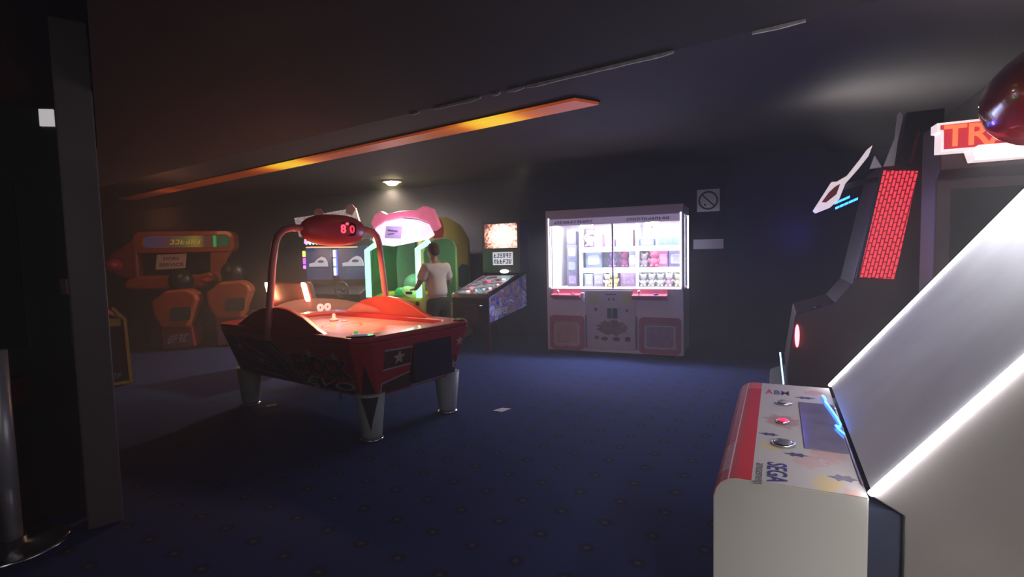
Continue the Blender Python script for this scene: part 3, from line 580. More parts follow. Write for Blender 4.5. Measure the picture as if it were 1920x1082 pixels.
for i, (z, cc) in enumerate(((1.03, (0.13, 0.12, 0.22)), (1.255, (0.10, 0.12, 0.17)), (1.48, (0.14, 0.15, 0.24)), (1.705, (0.10, 0.10, 0.2)))):
    prize_box(-0.76, z, 0.16, 0.222, cc, ['dark box at the foot of the stack on the window left', 'dark box second from the foot of the left stack', 'dark box third from the foot of the left stack', 'dark box topmost of the stack on the window left'][i])
plush(-0.46, Z1, 0.30, (0.62, 0.58, 0.62), 'white plush with mauve head on the top shelf, leftmost', (0.24, 0.15, 0.30)); prize_box(-0.32, Z1, 0.13, 0.20, (0.28, 0.16, 0.32), 'mauve box beside the leftmost plush on the top shelf')
prize_box(-0.10, Z1 , 0.07, 0.12, (0.20, 0.16, 0.3), 'tiny mauve box left of the mullion on the top shelf')
prize_box(0.12, Z1, 0.22, 0.26, (0.36, 0.20, 0.30), 'pink figure box right of the mullion on the top shelf', c2=(0.7, 0.45, 0.5))
prize_box(0.44, Z1, 0.22, 0.11, (0.10, 0.15, 0.28), 'low dark blue box in the middle of the top shelf'); prize_box(0.78, Z1, 0.36, 0.13, (0.13, 0.19, 0.34), 'long blue box at the right end of the top shelf', c2=(0.12, 0.17, 0.26))
prize_box(-0.40, Z2, 0.26, 0.25, (0.16, 0.20, 0.28), 'grey blue box with pale ring, leftmost on the middle shelf', c2=(0.42, 0.52, 0.62))
plush(-0.10, Z2, 0.24, (0.16, 0.08, 0.20), 'dark purple plush left of the mullion on the middle shelf', (0.20, 0.12, 0.28)); plush(0.09, Z2, 0.23, (0.28, 0.06, 0.16), 'wine red plush just right of the mullion, middle shelf')
prize_box(0.215, Z2, 0.11, 0.24, (0.24, 0.26, 0.32), 'narrow grey box on the middle shelf beside the divider')
plush(0.39, Z2, 0.21, (0.55, 0.5, 0.5), 'small pale plush right of the divider on the middle shelf')
plush(0.55, Z2, 0.25, (0.62, 0.10, 0.18), 'pink red plush in front of dark boxes on the middle shelf', y=0.5); prize_box(0.68, Z2, 0.15, 0.25, (0.30, 0.10, 0.22), 'dark magenta box behind the pink plush on the middle shelf')
prize_box(0.865, Z2, 0.21, 0.25, (0.14, 0.14, 0.25), 'dark slate box at the right end of the middle shelf')
prize_box(-0.49, Z3, 0.14, 0.20, (0.40, 0.50, 0.50), 'pale green box leftmost on the bottom'); prize_box(-0.32, Z3, 0.17, 0.22, (0.26, 0.26, 0.36), 'grey box with dark print second from left on the bottom')
plush(-0.17, Z3, 0.19, (0.62, 0.62, 0.45), 'small cream plush at the bottom beside the yellow one', y=0.45); plush(-0.06, Z3, 0.23, (0.70, 0.68, 0.25), 'bright yellow plush at the bottom left of the mullion', y=0.45)
prize_box(0.15, Z3, 0.24, 0.23, (0.30, 0.20, 0.34), 'purple box at the bottom right of the mullion', c2=(0.45, 0.35, 0.5))
for i, x in enumerate((0.38, 0.51, 0.64)):
    plush(x, Z3, 0.19, (0.6, 0.62, 0.56), ['round pale plush at the bottom right of the divider', 'round pale plush in the middle of three at the bottom', 'round pale plush right of three at the bottom'][i], (0.45, 0.52, 0.42), y=0.5)
plush(0.77, Z3, 0.2, (0.5, 0.36, 0.42), 'dusty pink plush with dark ears at the bottom', (0.62, 0.6, 0.62), y=0.5); plush(0.90, Z3, 0.19, (0.66, 0.66, 0.45), 'pale yellow plush at the bottom right corner', y=0.5)

# ================================================================ PINBALL
t = thing('pinball_machine', 'pinball machine with bright fiery backglass and blue purple side artwork', 'pinball machine', (-0.38, 8.37, 0), -27)
def art(name, cols, scale=6, es=0.0, dist=2.5, rough=0.35, voro=False):
    m, nt, b = nodes_of(name); tc = nt.nodes.new('ShaderNodeTexCoord'); n = nt.nodes.new('ShaderNodeTexNoise'); n.inputs['Scale'].default_value = scale
    n.inputs['Detail'].default_value = 5; n.inputs['Distortion'].default_value = dist; nt.links.new(tc.outputs['Object'], n.inputs['Vector'])
    r = nt.nodes.new('ShaderNodeValToRGB'); nt.links.new(n.outputs['Fac'], r.inputs['Fac']); cr = r.color_ramp
    k = len(cols); cr.elements[0].position = 0.3; cr.elements[0].color = (*cols[0], 1); cr.elements[1].position = 0.72; cr.elements[1].color = (*cols[-1], 1)
    for i in range(1, k - 1): e = cr.elements.new(0.3 + 0.42 * i / (k - 1)); e.color = (*cols[i], 1)
    nt.links.new(r.outputs['Color'], b.inputs['Base Color']); b.inputs['Roughness'].default_value = rough
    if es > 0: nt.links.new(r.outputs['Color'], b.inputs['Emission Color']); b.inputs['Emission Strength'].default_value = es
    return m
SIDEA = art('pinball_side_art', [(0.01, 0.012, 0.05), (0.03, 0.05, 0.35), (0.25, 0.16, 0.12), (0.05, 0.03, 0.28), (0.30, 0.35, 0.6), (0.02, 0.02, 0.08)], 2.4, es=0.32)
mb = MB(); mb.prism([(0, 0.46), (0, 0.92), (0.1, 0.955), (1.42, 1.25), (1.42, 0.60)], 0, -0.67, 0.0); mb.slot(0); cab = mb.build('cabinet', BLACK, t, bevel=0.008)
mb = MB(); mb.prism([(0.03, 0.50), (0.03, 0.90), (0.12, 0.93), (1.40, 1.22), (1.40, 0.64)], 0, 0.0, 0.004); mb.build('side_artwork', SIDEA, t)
marks('lettering', mat('pale_lettering', (0.5, 0.5, 0.55), 0.5, emit=(0.5, 0.5, 0.6), es=0.12), (0.006, 0.12, 0.60), YV, ZV, 0.50, 0.10, 7, 0.002, t, 11)
mb = MB(); mb.prism([(0.10, 0.965), (1.12, 1.195), (1.12, 1.205), (0.10, 0.975)], 0, -0.63, -0.04)
pf = mb.build('playfield', art('pinball_playfield', [(0.03, 0.02, 0.06), (0.5, 0.06, 0.08), (0.06, 0.1, 0.25), (0.55, 0.5, 0.5), (0.05, 0.35, 0.4), (0.7, 0.6, 0.6)], 9, es=0.55, dist=1.0), t, label='lit multicoloured playfield under glass')
for x, y, c, r_ in ((-0.45, 0.14, (1, 0.75, 0.7), 0.03), (-0.33, 0.2, (0.1, 0.8, 0.9), 0.02), (-0.22, 0.26, (0.1, 0.8, 0.9), 0.02), (-0.14, 0.32, (0.9, 0.95, 1.0), 0.025), (-0.10, 0.52, (1, 0.5, 0.5), 0.022), (-0.5, 0.35, (1, 0.1, 0.12), 0.03), (-0.40, 0.75, (1, 0.08, 0.1), 0.035), (-0.16, 0.85, (1, 1, 1), 0.03)):
    mb = MB(); mb.ell((x, y, 0.985 + (y - 0.1) * 0.2255), (r_, r_, 0.012), 10, 6); mb.build('insert_lamp', mat('lampc_%02d%02d%02d' % tuple(int(v * 99) for v in c), c, 0.4, emit=c, es=2.5), pf)
mb = MB()
for s0, s1 in ((-0.67, -0.645), (-0.025, 0.0)): mb.prism([(0.0, 0.93), (0.02, 0.975), (1.12, 1.24), (1.12, 1.19), (0.06, 0.94)], 0, s0, s1)
mb.box(-0.67, 0.0, -0.012, 0.03, 0.90, 0.965); mb.build('side_rail', CHROME, t)
mb = MB(); mb.box(-0.72, 0.05, 1.10, 1.42, 1.25, 2.16); hb = mb.build('backbox', BLACK, t, bevel=0.01)
mb = MB(); mb.box(0.05, 0.054, 1.12, 1.40, 1.27, 2.14); mb.build('side_artwork', mat('backbox_side_blue', (0.04, 0.04, 0.14), 0.4, noise=0.5, nscale=6), hb)
m, nt, b = nodes_of('fiery_backglass')
tc = nt.nodes.new('ShaderNodeTexCoord'); sp = nt.nodes.new('ShaderNodeSeparateXYZ'); nt.links.new(tc.outputs['Object'], sp.inputs[0])
n = nt.nodes.new('ShaderNodeTexNoise'); n.inputs['Scale'].default_value = 7; n.inputs['Distortion'].default_value = 3; n.inputs['Detail'].default_value = 5; nt.links.new(tc.outputs['Object'], n.inputs['Vector'])
dx = mth(nt, 'DIVIDE', mth(nt, 'ADD', sp.outputs[0], 0.28), 0.33); dz = mth(nt, 'DIVIDE', mth(nt, 'SUBTRACT', sp.outputs[2], 1.90), 0.24)
q = mth(nt, 'SUBTRACT', mth(nt, 'ADD', mth(nt, 'MULTIPLY', n.outputs['Fac'], 1.9), 0.45), mth(nt, 'SQRT', mth(nt, 'ADD', mth(nt, 'MULTIPLY', dx, dx), mth(nt, 'MULTIPLY', dz, dz))))
r = nt.nodes.new('ShaderNodeValToRGB'); nt.links.new(q, r.inputs['Fac'])
r.color_ramp.elements[0].color = (0.10, 0.02, 0.03, 1); r.color_ramp.elements[1].color = (1, 0.93, 0.88, 1); r.color_ramp.elements[1].position = 0.7
for p, c in ((0.18, (0.45, 0.10, 0.06, 1)), (0.35, (0.85, 0.42, 0.28, 1)), (0.5, (1, 0.75, 0.62, 1))): e = r.color_ramp.elements.new(p); e.color = c
nt.links.new(r.outputs['Color'], b.inputs['Emission Color']); b.inputs['Emission Strength'].default_value = 1.25; b.inputs['Base Color'].default_value = (0.2, 0.1, 0.1, 1)
mb = MB(); mb.box(-0.66, -0.01, 1.088, 1.10, 1.69, 2.12); mb.build('backglass', m, hb, label='bright fiery backglass')
mb = MB(); mb.box(-0.50, -0.10, 1.088, 1.10, 1.39, 1.62); dm = mb.build('score_display', mat('display_grey', (0.3, 0.3, 0.34), 0.4, emit=(0.6, 0.57, 0.68), es=1.0), hb)
DI = mat('display_ink', (0.05, 0.05, 0.08), 0.5, noise=0.1)
marks('lettering', DI, (-0.48, 1.086, 1.52), XV, ZV, 0.36, 0.075, 6, 0.002, dm, 2); marks('lettering', DI, (-0.48, 1.086, 1.415), XV, ZV, 0.36, 0.075, 6, 0.002, dm, 4)
mb = MB(); mb.ell((-0.25, 1.05, 1.28), (0.09, 0.03, 0.035)); mb.build('apron_lamp', mat('apron_white', (1, 1, 1), 0.4, emit=(1, 0.97, 0.95), es=3), t)
for x, y in ((-0.65, 0.04), (-0.03, 0.04), (-0.65, 1.36), (-0.03, 1.36)):
    mb = MB(); mb.prism([(x - 0.03, y - 0.03), (x + 0.03, y - 0.03), (x + 0.03, y + 0.03), (x - 0.03, y + 0.03)], 2, 0.02, 0.62); lg = mb.build('leg', mat('leg_black', (0.02, 0.02, 0.022), 0.35, noise=0.1), t)
    mb = MB(); mb.cyl((x, y, 0), (x, y, 0.03), 0.03, 0.015, 12); mb.build('foot', CHROME, lg)
mb = MB(); mb.box(-0.48, -0.2, -0.02, 0.0, 0.52, 0.80); cd = mb.build('coin_door', mat('coin_door', (0.04, 0.035, 0.035), 0.3, noise=0.2), t, bevel=0.006)
mb = MB(); mb.cyl((-0.09, 0, 0.78), (-0.09, -0.09, 0.78), 0.012); mb.ell((-0.09, -0.1, 0.78), (0.022, 0.022, 0.022), 10, 6); mb.build('plunger', CHROME, t)

# ================================================================ GREEN NEON CHILDREN'S GAME (front right corner at x=0,y=0)
t = thing('arcade_machine', 'children\'s game with green light posts, glowing pink header and yellow side', 'arcade machine', (-1.54, 8.79, 0), -23.2)
YEL = mat('yellow_side', (0.62, 0.50, 0.10), 0.45, noise=0.08, nscale=3); GW = mat('pale_green_grey', (0.25, 0.30, 0.24), 0.5, noise=0.08)
NEON = mat('green_neon', (0.3, 1, 0.6), 0.4, emit=(0.28, 1.0, 0.50), es=2.6)
# right side panel: yellow outline with an opening
outer = [(0.0, 0.35), (0.0, 1.74), (0.12, 1.88), (0.5, 2.10), (0.62, 2.25), (0.95, 2.27), (1.46, 2.14), (1.78, 1.88), (1.82, 0.02), (0.2, 0.02)]
inner = [(0.10, 0.62), (0.08, 1.66), (0.22, 1.82), (0.50, 1.88), (0.70, 1.90), (0.95, 1.90), (1.15, 1.86), (1.26, 1.74), (1.24, 0.75), (0.4, 0.55)]
for x in (-1.02, 0.0):
    mb = MB()
    if x < 0: mb.prism(outer, 0, x, x + 0.04)
    else: ring2(outer, inner, mb, (x, 0, 0), YV, ZV, 0.04)
    sp_ = mb.build('side_panel', YEL if x == 0 else mat('left_side_dark', (0.03, 0.12, 0.06), 0.5, noise=0.1), t, label='yellow side panel with an open window' if x == 0 else 'green side panel')
    if x == 0.0:
        mb = MB(); mb.prism([(0.60 + 0.20 * math.cos(a * PI / 12), 2.04 + 0.20 * math.sin(a * PI / 12)) for a in range(24)], 0, 0.04, 0.045); mb.build('red_disc', mat('red_disc', (0.45, 0.03, 0.05), 0.4, noise=0.06), sp_)
        mb = MB(); mb.prism([(1.3, 1.35), (1.45, 1.42), (1.69, 1.38), (1.69, 0.9), (1.3, 1.0)], 0, 0.04, 0.045); mb.build('teal_patch', mat('teal_patch', (0.02, 0.12, 0.12), 0.4, noise=0.15), sp_)
        mb = MB(); ring2([(p[0] * 1.0, p[1]) for p in inner], [(0.68 + (p[0] - 0.68) * 0.96, 1.2 + (p[1] - 1.2) * 0.97) for p in inner], mb, (0.035, 0, 0), YV, ZV, 0.02); mb.build('window_rim', mat('rim_pale', (0.45, 0.42, 0.32), 0.4, noise=0.05), sp_)
    mb = MB(); mb.tube([(x + 0.02, -0.02, 0.90), (x + 0.02, -0.02, 1.70), (x + 0.22, 0.02, 1.82)], 0.05, 10); mb.build('neon_post', NEON, t, label='bent glowing green light post')
mb = MB(); mb.box(-0.98, 0.0, 1.45, 1.70, 0.02, 1.95); mb.box(-0.98, 0.0, 0.30, 1.70, 0.0, 0.55); mb.build('cabinet', GW, t)
mb = MB(); mb.prism([(0.78, 0.6), (1.4, 0.6), (1.4, 1.86), (0.90, 1.86), (0.83, 1.72), (0.78, 1.5)], 0, -0.98, -0.965); mb.build('inner_panel', mat('pale_inner_panel', (0.42, 0.46, 0.40), 0.5, noise=0.08), t)
mb = MB(); mb.prism([(0.04, 0.9), (0.74, 0.9), (0.77, 1.05), (0.76, 1.55), (0.66, 1.72), (0.10, 1.72)], 0, -0.98, -0.96); mb.build('screen', mat('dark_green_screen', (0.01, 0.10, 0.035), 0.3, noise=0.2), t, label='dark green screen')
mb = MB(); mb.prism([(0.0, 0.3), (0.0, 0.86), (0.12, 0.92), (0.45, 0.98), (0.45, 0.3)], 0, -0.98, -0.001); mb.build('control_deck', mat('deck_yellow', (0.55, 0.45, 0.04), 0.4, noise=0.06), t, bevel=0.02)
mb = MB(); mb.lathe([(0.10, 0), (0.12, 0.06), (0.06, 0.12), (0.001, 0.13)], (-0.46, 0.16, 0.93), 20); mb.build('steering_dome', mat('green_dome', (0.05, 0.5, 0.15), 0.3, noise=0.05, emit=(0.05, 0.8, 0.2), es=0.25), t)
mb = MB(); mb.ell((-0.22, 0.12, 0.98), (0.19, 0.12, 0.09), 18, 10, Matrix.Rotation(0.35, 3, 'Y')); co = mb.build('toy_controller', mat('controller_pale_green', (0.5, 0.75, 0.3), 0.3, noise=0.05, emit=(0.5, 0.9, 0.3), es=0.4), t)
mb = MB(); mb.box(-0.26, -0.14, -0.005, 0.03, 0.95, 1.00); mb.build('slot', BLACK, co, bevel=0.01)
mb = MB(); mb.ell((-0.46, 0.62, 1.02), (0.26, 0.24, 0.26), 20, 12); mb.build('seat_shell', mat('grey_shell', (0.25, 0.23, 0.24), 0.5, noise=0.1), t, label='rounded grey seat shell')
for x in (-0.24, -0.04):
    mb = MB(); mb.ell((x, 0.02, 0.80), (0.05, 0.03, 0.05), 12, 8); mb.build('knob', BLACK, t)
# header
HP = mat('header_pink_white', (0.9, 0.6, 0.85), 0.4, emit=(1.0, 0.66, 0.96), es=1.35)
mb = MB(); mb.prism([(-0.90, 1.86), (-0.80, 1.80), (-0.50, 1.76), (-0.2, 1.80), (0.18, 1.86), (0.30, 1.92), (0.20, 2.10), (0.0, 2.18), (-0.3, 2.22), (-0.62, 2.18), (-0.82, 2.08)], 1, -0.02, 0.10)
hd = mb.build('header', HP, t, bevel=0.03, seg=3, label='glowing pinkish white header')
mb = MB(); mb.prism([(-0.62, 1.90), (-0.30, 1.88), (-0.26, 2.08), (-0.58, 2.10)], 1, -0.03, -0.02); mb.build('header_screen', mat('lilac_screen', (0.2, 0.18, 0.3), 0.3, emit=(0.38, 0.33, 0.55), es=0.9, noise=0.2), hd)
mb = MB(); mb.slab(line((-0.55, 2.03), (-0.35, 2.0), 0.03), (0, -0.032, 0), XV, ZV, 0.002); mb.slab(line((-0.55, 1.96), (-0.42, 1.97), 0.02), (0, -0.032, 0), XV, ZV, 0.002); mb.build('screen_marks', mat('screen_ink', (0.1, 0.08, 0.2), 0.5, noise=0.1), hd)
PKT = mat('pink_topper', (0.60, 0.20, 0.28), 0.35, noise=0.25, emit=(0.75, 0.16, 0.26), es=0.6)
mb = MB(); mb.prism([(-0.86, 2.06), (-0.62, 2.19), (-0.3, 2.235), (0.0, 2.20), (0.22, 2.12), (0.30, 1.98), (0.42, 2.05), (0.36, 2.2), (0.30, 2.34), (0.14, 2.40), (0.0, 2.34), (-0.3, 2.34), (-0.6, 2.30), (-0.72, 2.36), (-0.84, 2.30), (-0.92, 2.16)], 1, 0.0, 0.12)
mb.build('topper', PKT, t, bevel=0.02, label='scalloped pink topper around the header')
mb = MB(); mb.box(-0.9, 0.0, 0.10, 1.5, 1.90, 1.98); mb.build('roof', mat('roof_green_dark', (0.03, 0.06, 0.04), 0.5, noise=0.1), t)
lamp('green_post_glow', 'POINT', (-0.45, 0.25, 1.45), 12, (0.15, 1.0, 0.38), 0.15, parent=t)
lamp('green_post_glow_front', 'POINT', (0.14, -0.12, 1.35), 4, (0.55, 1.0, 0.5), 0.1, parent=t)
lamp('pink_header_glow', 'POINT', (-0.3, -0.25, 2.05), 9, (1.0, 0.5, 0.9), 0.15, parent=t)

# ================================================================ TWIN SCREEN DRIVING GAME
t = thing('driving_game', 'dark twin screen driving game with white cartoon header board', 'driving game', (-3.6, 10.5, 0), -20)
mb = MB(); mb.box(-0.80, 0.92, 0.10, 0.9, 0.02, 1.95); mb.build('cabinet', mat('dark_blue_cabinet', (0.015, 0.02, 0.04), 0.5, noise=0.2), t, bevel=0.01)
SCB = art('blue_game_screen', [(0.012, 0.03, 0.09), (0.02, 0.05, 0.14), (0.03, 0.10, 0.20)], 2.0, es=0.75, dist=0.5, rough=0.2)
CARW = mat('white_car_logo', (0.7, 0.75, 0.85), 0.5, emit=(0.45, 0.5, 0.62), es=0.8)
for x0, x1 in ((-0.60, 0.02), (0.20, 0.86)):
    mb = MB(); mb.box(x0, x1, 0.07, 0.10, 1.16, 1.80); sc = mb.build('screen', SCB, t, label='blue screen with a white car logo', bevel=0.004)
    k = (x1 - x0) / 0.62
    P_ = [(-0.27, 0.0), (-0.27, 0.07), (-0.12, 0.09), (-0.02, 0.17), (0.10, 0.22), (0.20, 0.19), (0.26, 0.10), (0.27, 0.0)]
    ca = MB(); ca.prism([((x0 + x1) / 2 + p[0] * k * 0.85, 1.42 + p[1] * 0.9) for p in P_], 1, 0.064, 0.07); ca.build('car_logo', CARW, sc)
    ca = MB(); ca.prism([((x0 + x1) / 2 + 0.13 * math.cos(a * PI / 6) * k * .6 + 0.06, 1.52 + 0.03 * math.sin(a * PI / 6)) for a in range(12)], 1, 0.060, 0.064); ca.box((x0 + x1) / 2 - 0.14, (x0 + x1) / 2 + 0.14, 0.062, 0.068, 1.355, 1.375); ca.build('logo_detail', mat('logo_ink', (0.05, 0.06, 0.12), 0.5, emit=(0.1, 0.12, 0.2), es=0.5), sc)
for x, segs in ((-0.63, (((0.9, 0.95, 0.1), 1.62, 1.74), ((0.45, 0.08, 0.8), 1.47, 1.6), ((0.6, 0.2, 0.9), 1.38, 1.45))), (0.11, (((0.95, 0.9, 0.95), 1.60, 1.74), ((0.75, 0.75, 1.0), 1.42, 1.58), ((0.6, 0.8, 1.0), 1.24, 1.40)))):
    for c, z0, z1 in segs:
        mb = MB(); mb.box(x - 0.03, x + 0.03, 0.045, 0.07, z0, z1); mb.build('light_segment', mat('seg_%02d%02d%02d' % tuple(int(v * 99) for v in c), c, 0.4, emit=c, es=2.2), t, bevel=0.01)
mb = MB(); mb.box(0.145, 0.165, 0.05, 0.07, 1.25, 1.74); mb.build('light_segment', mat('blue_side_led', (0.05, 0.1, 1), 0.4, emit=(0.06, 0.12, 1.0), es=2.5), t, label='thin blue light edge')
for i, c in enumerate(((1.0, 0.45, 0.85), (0.7, 0.8, 1.0), (0.45, 1.0, 0.85), (0.5, 1.0, 0.8), (0.3, 0.6, 0.55))):
    x0 = -0.60 + i * 0.085
    mb = MB(); mb.prism([(x0, 1.90), (x0 + 0.05, 1.86), (x0 + 0.085, 1.93), (x0 + 0.06, 2.0), (x0 + 0.02, 1.985)], 1, 0.04, 0.07); mb.build('lit_title_letter', mat('ttl_%02d%02d%02d' % tuple(int(v * 99) for v in c), c, 0.4, emit=c, es=1.6), t, label='glowing pastel blob of the title')
BRD = art('header_artwork', [(0.62, 0.55, 0.55), (0.55, 0.5, 0.52), (0.40, 0.25, 0.25), (0.62, 0.58, 0.56), (0.66, 0.6, 0.6)], 4, es=0.5, dist=2)
mb = MB(); mb.prism([(-0.76, 2.40), (-0.66, 2.02), (-0.36, 2.02), (0.82, 2.12), (0.70, 2.53), (0.05, 2.47), (-0.05, 2.45)], 1, -0.02, 0.02)
hd = mb.build('header_board', BRD, t, label='white header board with faint red cartoon artwork')
for cx0, cz0, rr_ in ((0.60, 2.50, 0.10), (-0.15, 2.46, 0.10)):
    mb = MB(); mb.prism([(cx0 + rr_ * 1.1 * math.cos(a * PI / 10) * (1 + 0.15 * math.cos(5 * a * PI / 10)), cz0 + rr_ * math.sin(a * PI / 10)) for a in range(20)], 1, -0.04, -0.02); mb.build('cartoon_figure', mat('faded_red_print', (0.42, 0.18, 0.20), 0.5, noise=0.3, nscale=18), hd)
for x0 in (-0.5, 0.5): mb = MB(); mb.box(x0, x0 + 0.08, 0.0, 0.12, 1.93, 2.2); mb.build('header_bracket', DARK, t)
mb = MB(); mb.prism([(0.10, 0.5), (-0.25, 0.75), (-0.25, 0.9), (0.10, 1.05)], 0, -0.75, 0.88); mb.build('dashboard', BLACK, t, bevel=0.02)
for x in (-0.3, 0.5):
    mb = MB(); n = 20; mb.loft([[(x + (0.15 + 0.014 * math.cos(b_ * PI / 3)) * math.cos(a * 2 * PI / n), -0.27 + 0.014 * math.sin(b_ * PI / 3), 0.98 + (0.15 + 0.014 * math.cos(b_ * PI / 3)) * math.sin(a * 2 * PI / n)) for b_ in range(6)] for a in range(n + 1)], cap=False)
    mb.tube([(x, -0.27, 0.98), (x, -0.1, 0.92)], 0.03, 8); mb.box(x - 0.14, x + 0.14, -0.28, -0.26, 0.97, 0.99); mb.build('steering_wheel', BLACK, t)
lamp('screen_glow', 'AREA', (0.15, 0.0, 1.5), 2.2, (0.25, 0.35, 0.8), 1.4, 0.6, aim=None, parent=t).rotation_euler = (math.radians(-90), 0, 0)

# seats of that game with glowing orange bars
DRED = mat('dark_red_seat', (0.10, 0.014, 0.012), 0.45, noise=0.2)
ORG = mat('orange_white_bar', (1, 0.7, 0.5), 0.4, emit=(1.0, 0.46, 0.22), es=60)
for i, (px_, py_, lab, sx) in enumerate(((-3.75, 8.1, 'dark red racing seat with two glowing orange bars behind the air hockey table', 1),)):
    t = thing('racing_chair', lab, 'seat', (-3.35, 8.0, 0), -25)
    mb = MB(); mb.prism([(-0.36, 0.45), (-0.42, 1.00), (-0.38, 1.25), (0.34, 1.25), (0.42, 1.00), (0.38, 0.45)], 1, 0.0, 0.14); mb.build('backrest', DRED, t, bevel=0.04, seg=3)
    mb = MB(); mb.box(-0.28, 0.28, 0.10, 0.62, 0.34, 0.5); mb.build('cushion', DRED, t, bevel=0.04, seg=3)
    mb = MB(); mb.box(-0.24, 0.24, 0.05, 0.6, 0.0, 0.34); mb.build('base', BLACK, t, bevel=0.01)
    for q, x in ((-1, -0.37), (1, 0.38)):
        mb = MB(); mb.slab(rrect(-0.035, 0.035, -0.15, 0.15, 0.03), (x + 0.0, -0.03, 1.10), Vector((1, 0, -0.0)), Vector((-0.42, 0.12, 1)).normalized(), 0.03)
        mb.build('light_bar', ORG, t, label='glowing orange white bar')
lamp('orange_bar_glow', 'POINT', (-3.45, 7.75, 1.15), 5, (1.0, 0.42, 0.15), 0.2)

# ================================================================ ORANGE TWO SEAT RACER (left, out of order)
t = thing('racing_game', 'orange two player racing cabinet with an out of order paper', 'racing game', (-6.3, 10.3, 0), 12)
ORR = mat('orange_red_shell', (0.36, 0.085, 0.025), 0.35, coat=0.3, noise=0.12, nscale=3)
ORD = mat('dark_orange_shell', (0.22, 0.035, 0.02), 0.4, noise=0.12)
mb = MB(); ring2(rrect(-0.86, 0.90, 1.76, 2.17, 0.13), rrect(-0.68, 0.80, 1.86, 2.08, 0.07), mb, (0, 0.0, 0), XV, ZV, -0.35); hd = mb.build('header_frame', ORR, t, bevel=0.02, label='rounded orange header frame')
m, nt, b = nodes_of('racer_marquee'); tc = nt.nodes.new('ShaderNodeTexCoord'); sp = nt.nodes.new('ShaderNodeSeparateXYZ'); nt.links.new(tc.outputs['Object'], sp.inputs[0])
r = nt.nodes.new('ShaderNodeValToRGB'); nt.links.new(mth(nt, 'ADD', mth(nt, 'MULTIPLY', sp.outputs[0], 0.62), 0.45), r.inputs['Fac'])
r.color_ramp.elements[0].color = (0.03, 0.03, 0.10, 1); r.color_ramp.elements[1].color = (0.0, 0.10, 0.03, 1)
for p, c in ((0.3, (0.10, 0.03, 0.04, 1)), (0.45, (0.12, 0.10, 0.03, 1)), (0.58, (0.30, 0.22, 0.03, 1)), (0.68, (0.10, 0.03, 0.02, 1)), (0.765, (0.10, 0.03, 0.02, 1)), (0.775, (0.02, 0.45, 0.10, 1)), (0.80, (0.02, 0.40, 0.10, 1)), (0.81, (0.0, 0.07, 0.02, 1))): e = r.color_ramp.elements.new(p); e.color = c
nt.links.new(r.outputs['Color'], b.inputs['Emission Color']); b.inputs['Emission Strength'].default_value = 0.55; b.inputs['Base Color'].default_value = (0.03, 0.03, 0.04, 1)
mb = MB(); mb.box(-0.70, 0.82, 0.04, 0.10, 1.84, 2.09); mq = mb.build('marquee', m, hd, label='dim multicoloured marquee')
marks('lettering', mat('marquee_gold', (0.4, 0.3, 0.05), 0.5, emit=(0.5, 0.35, 0.05), es=0.35), (-0.25, 0.036, 1.92), XV, ZV, 0.55, 0.09, 6, 0.004, mq, 8, 0.3)
mb = MB(); mb.box(-0.75, 0.80, 0.15, 0.9, 0.02, 1.80); mb.build('cabinet', mat('racer_black', (0.015, 0.011, 0.012), 0.5, noise=0.2), t, bevel=0.01)
mb = MB(); mb.box(-0.66, 0.42, 0.12, 0.15, 1.36, 1.74); mb.build('screen', mat('off_screen', (0.008, 0.006, 0.007), 0.15, noise=0.1), t, label='black switched off screen')
mb = MB(); mb.prism([(0.42, 1.30), (0.44, 1.74), (0.60, 1.80), (0.84, 1.78), (0.74, 1.62), (0.60, 1.30)], 1, 0.05, 0.16); mb.build('screen_surround', ORR, t, bevel=0.02)
mb = MB(); mb.prism([(-0.95, 1.10), (-0.93, 1.26), (-0.70, 1.33), (0.30, 1.33), (0.5, 1.38), (0.60, 1.34), (0.62, 1.18), (0.45, 1.08), (-0.3, 1.06)], 1, -0.25, 0.15); mb.build('dashboard', ORR, t, bevel=0.05, seg=3)
mb = MB(); mb.lathe([(0.001, 0), (0.10, 0.0), (0.12, 0.06), (0.08, 0.1), (0.001, 0.1)], (0.48, -0.28, 1.18), 20); mb.build('side_knob', mat('bright_orange', (0.55, 0.08, 0.02), 0.3, noise=0.05), t)
mb = MB(); mb.prism([(-0.80, 1.20), (-1.30, 1.40), (-1.32, 1.72), (-1.05, 1.90), (-0.80, 2.10)], 1, 0.0, 0.30); mb.build('side_wing', ORD, t, bevel=0.05, seg=3, label='dark red left wing')
mb = MB(); mb.ell((-1.2, 0.0, 1.55), (0.14, 0.2, 0.12), 16, 8); mb.build('wing_lamp', mat('wing_red', (0.4, 0.03, 0.05), 0.3, noise=0.1), t)
# hanging paper
PA = mat('white_paper', (0.62, 0.55, 0.56), 0.8, noise=0.03)
pp = thing('paper_notice', 'white out of order notice taped on the switched off racing screen', 'notice', (0, 0, 0)); a = math.radians(12)
pp.location = (-6.3 - 0.27 * math.cos(a) - 0.085 * math.sin(a), 10.3 - 0.27 * math.sin(a) + 0.085 * math.cos(a), 1.44); pp.rotation_euler = (0, 0, a)
mb = MB(); mb.prism([(-0.27, 0.0), (0.25, 0.02), (0.29, 0.30), (-0.23, 0.29)], 1, 0, 0.004); mb.build('sheet', PA, pp)
PI_ = mat('paper_ink', (0.10, 0.05, 0.06), 0.6, noise=0.1)
text('lettering', 'HORS', PI_, (-0.12, -0.001, 0.175), XV, ZV, 0.27, 0.065, 0.002, pp, bold=0.02); text('lettering', 'SERVICE', PI_, (-0.20, -0.001, 0.06), XV, ZV, 0.42, 0.065, 0.002, pp, bold=0.02)
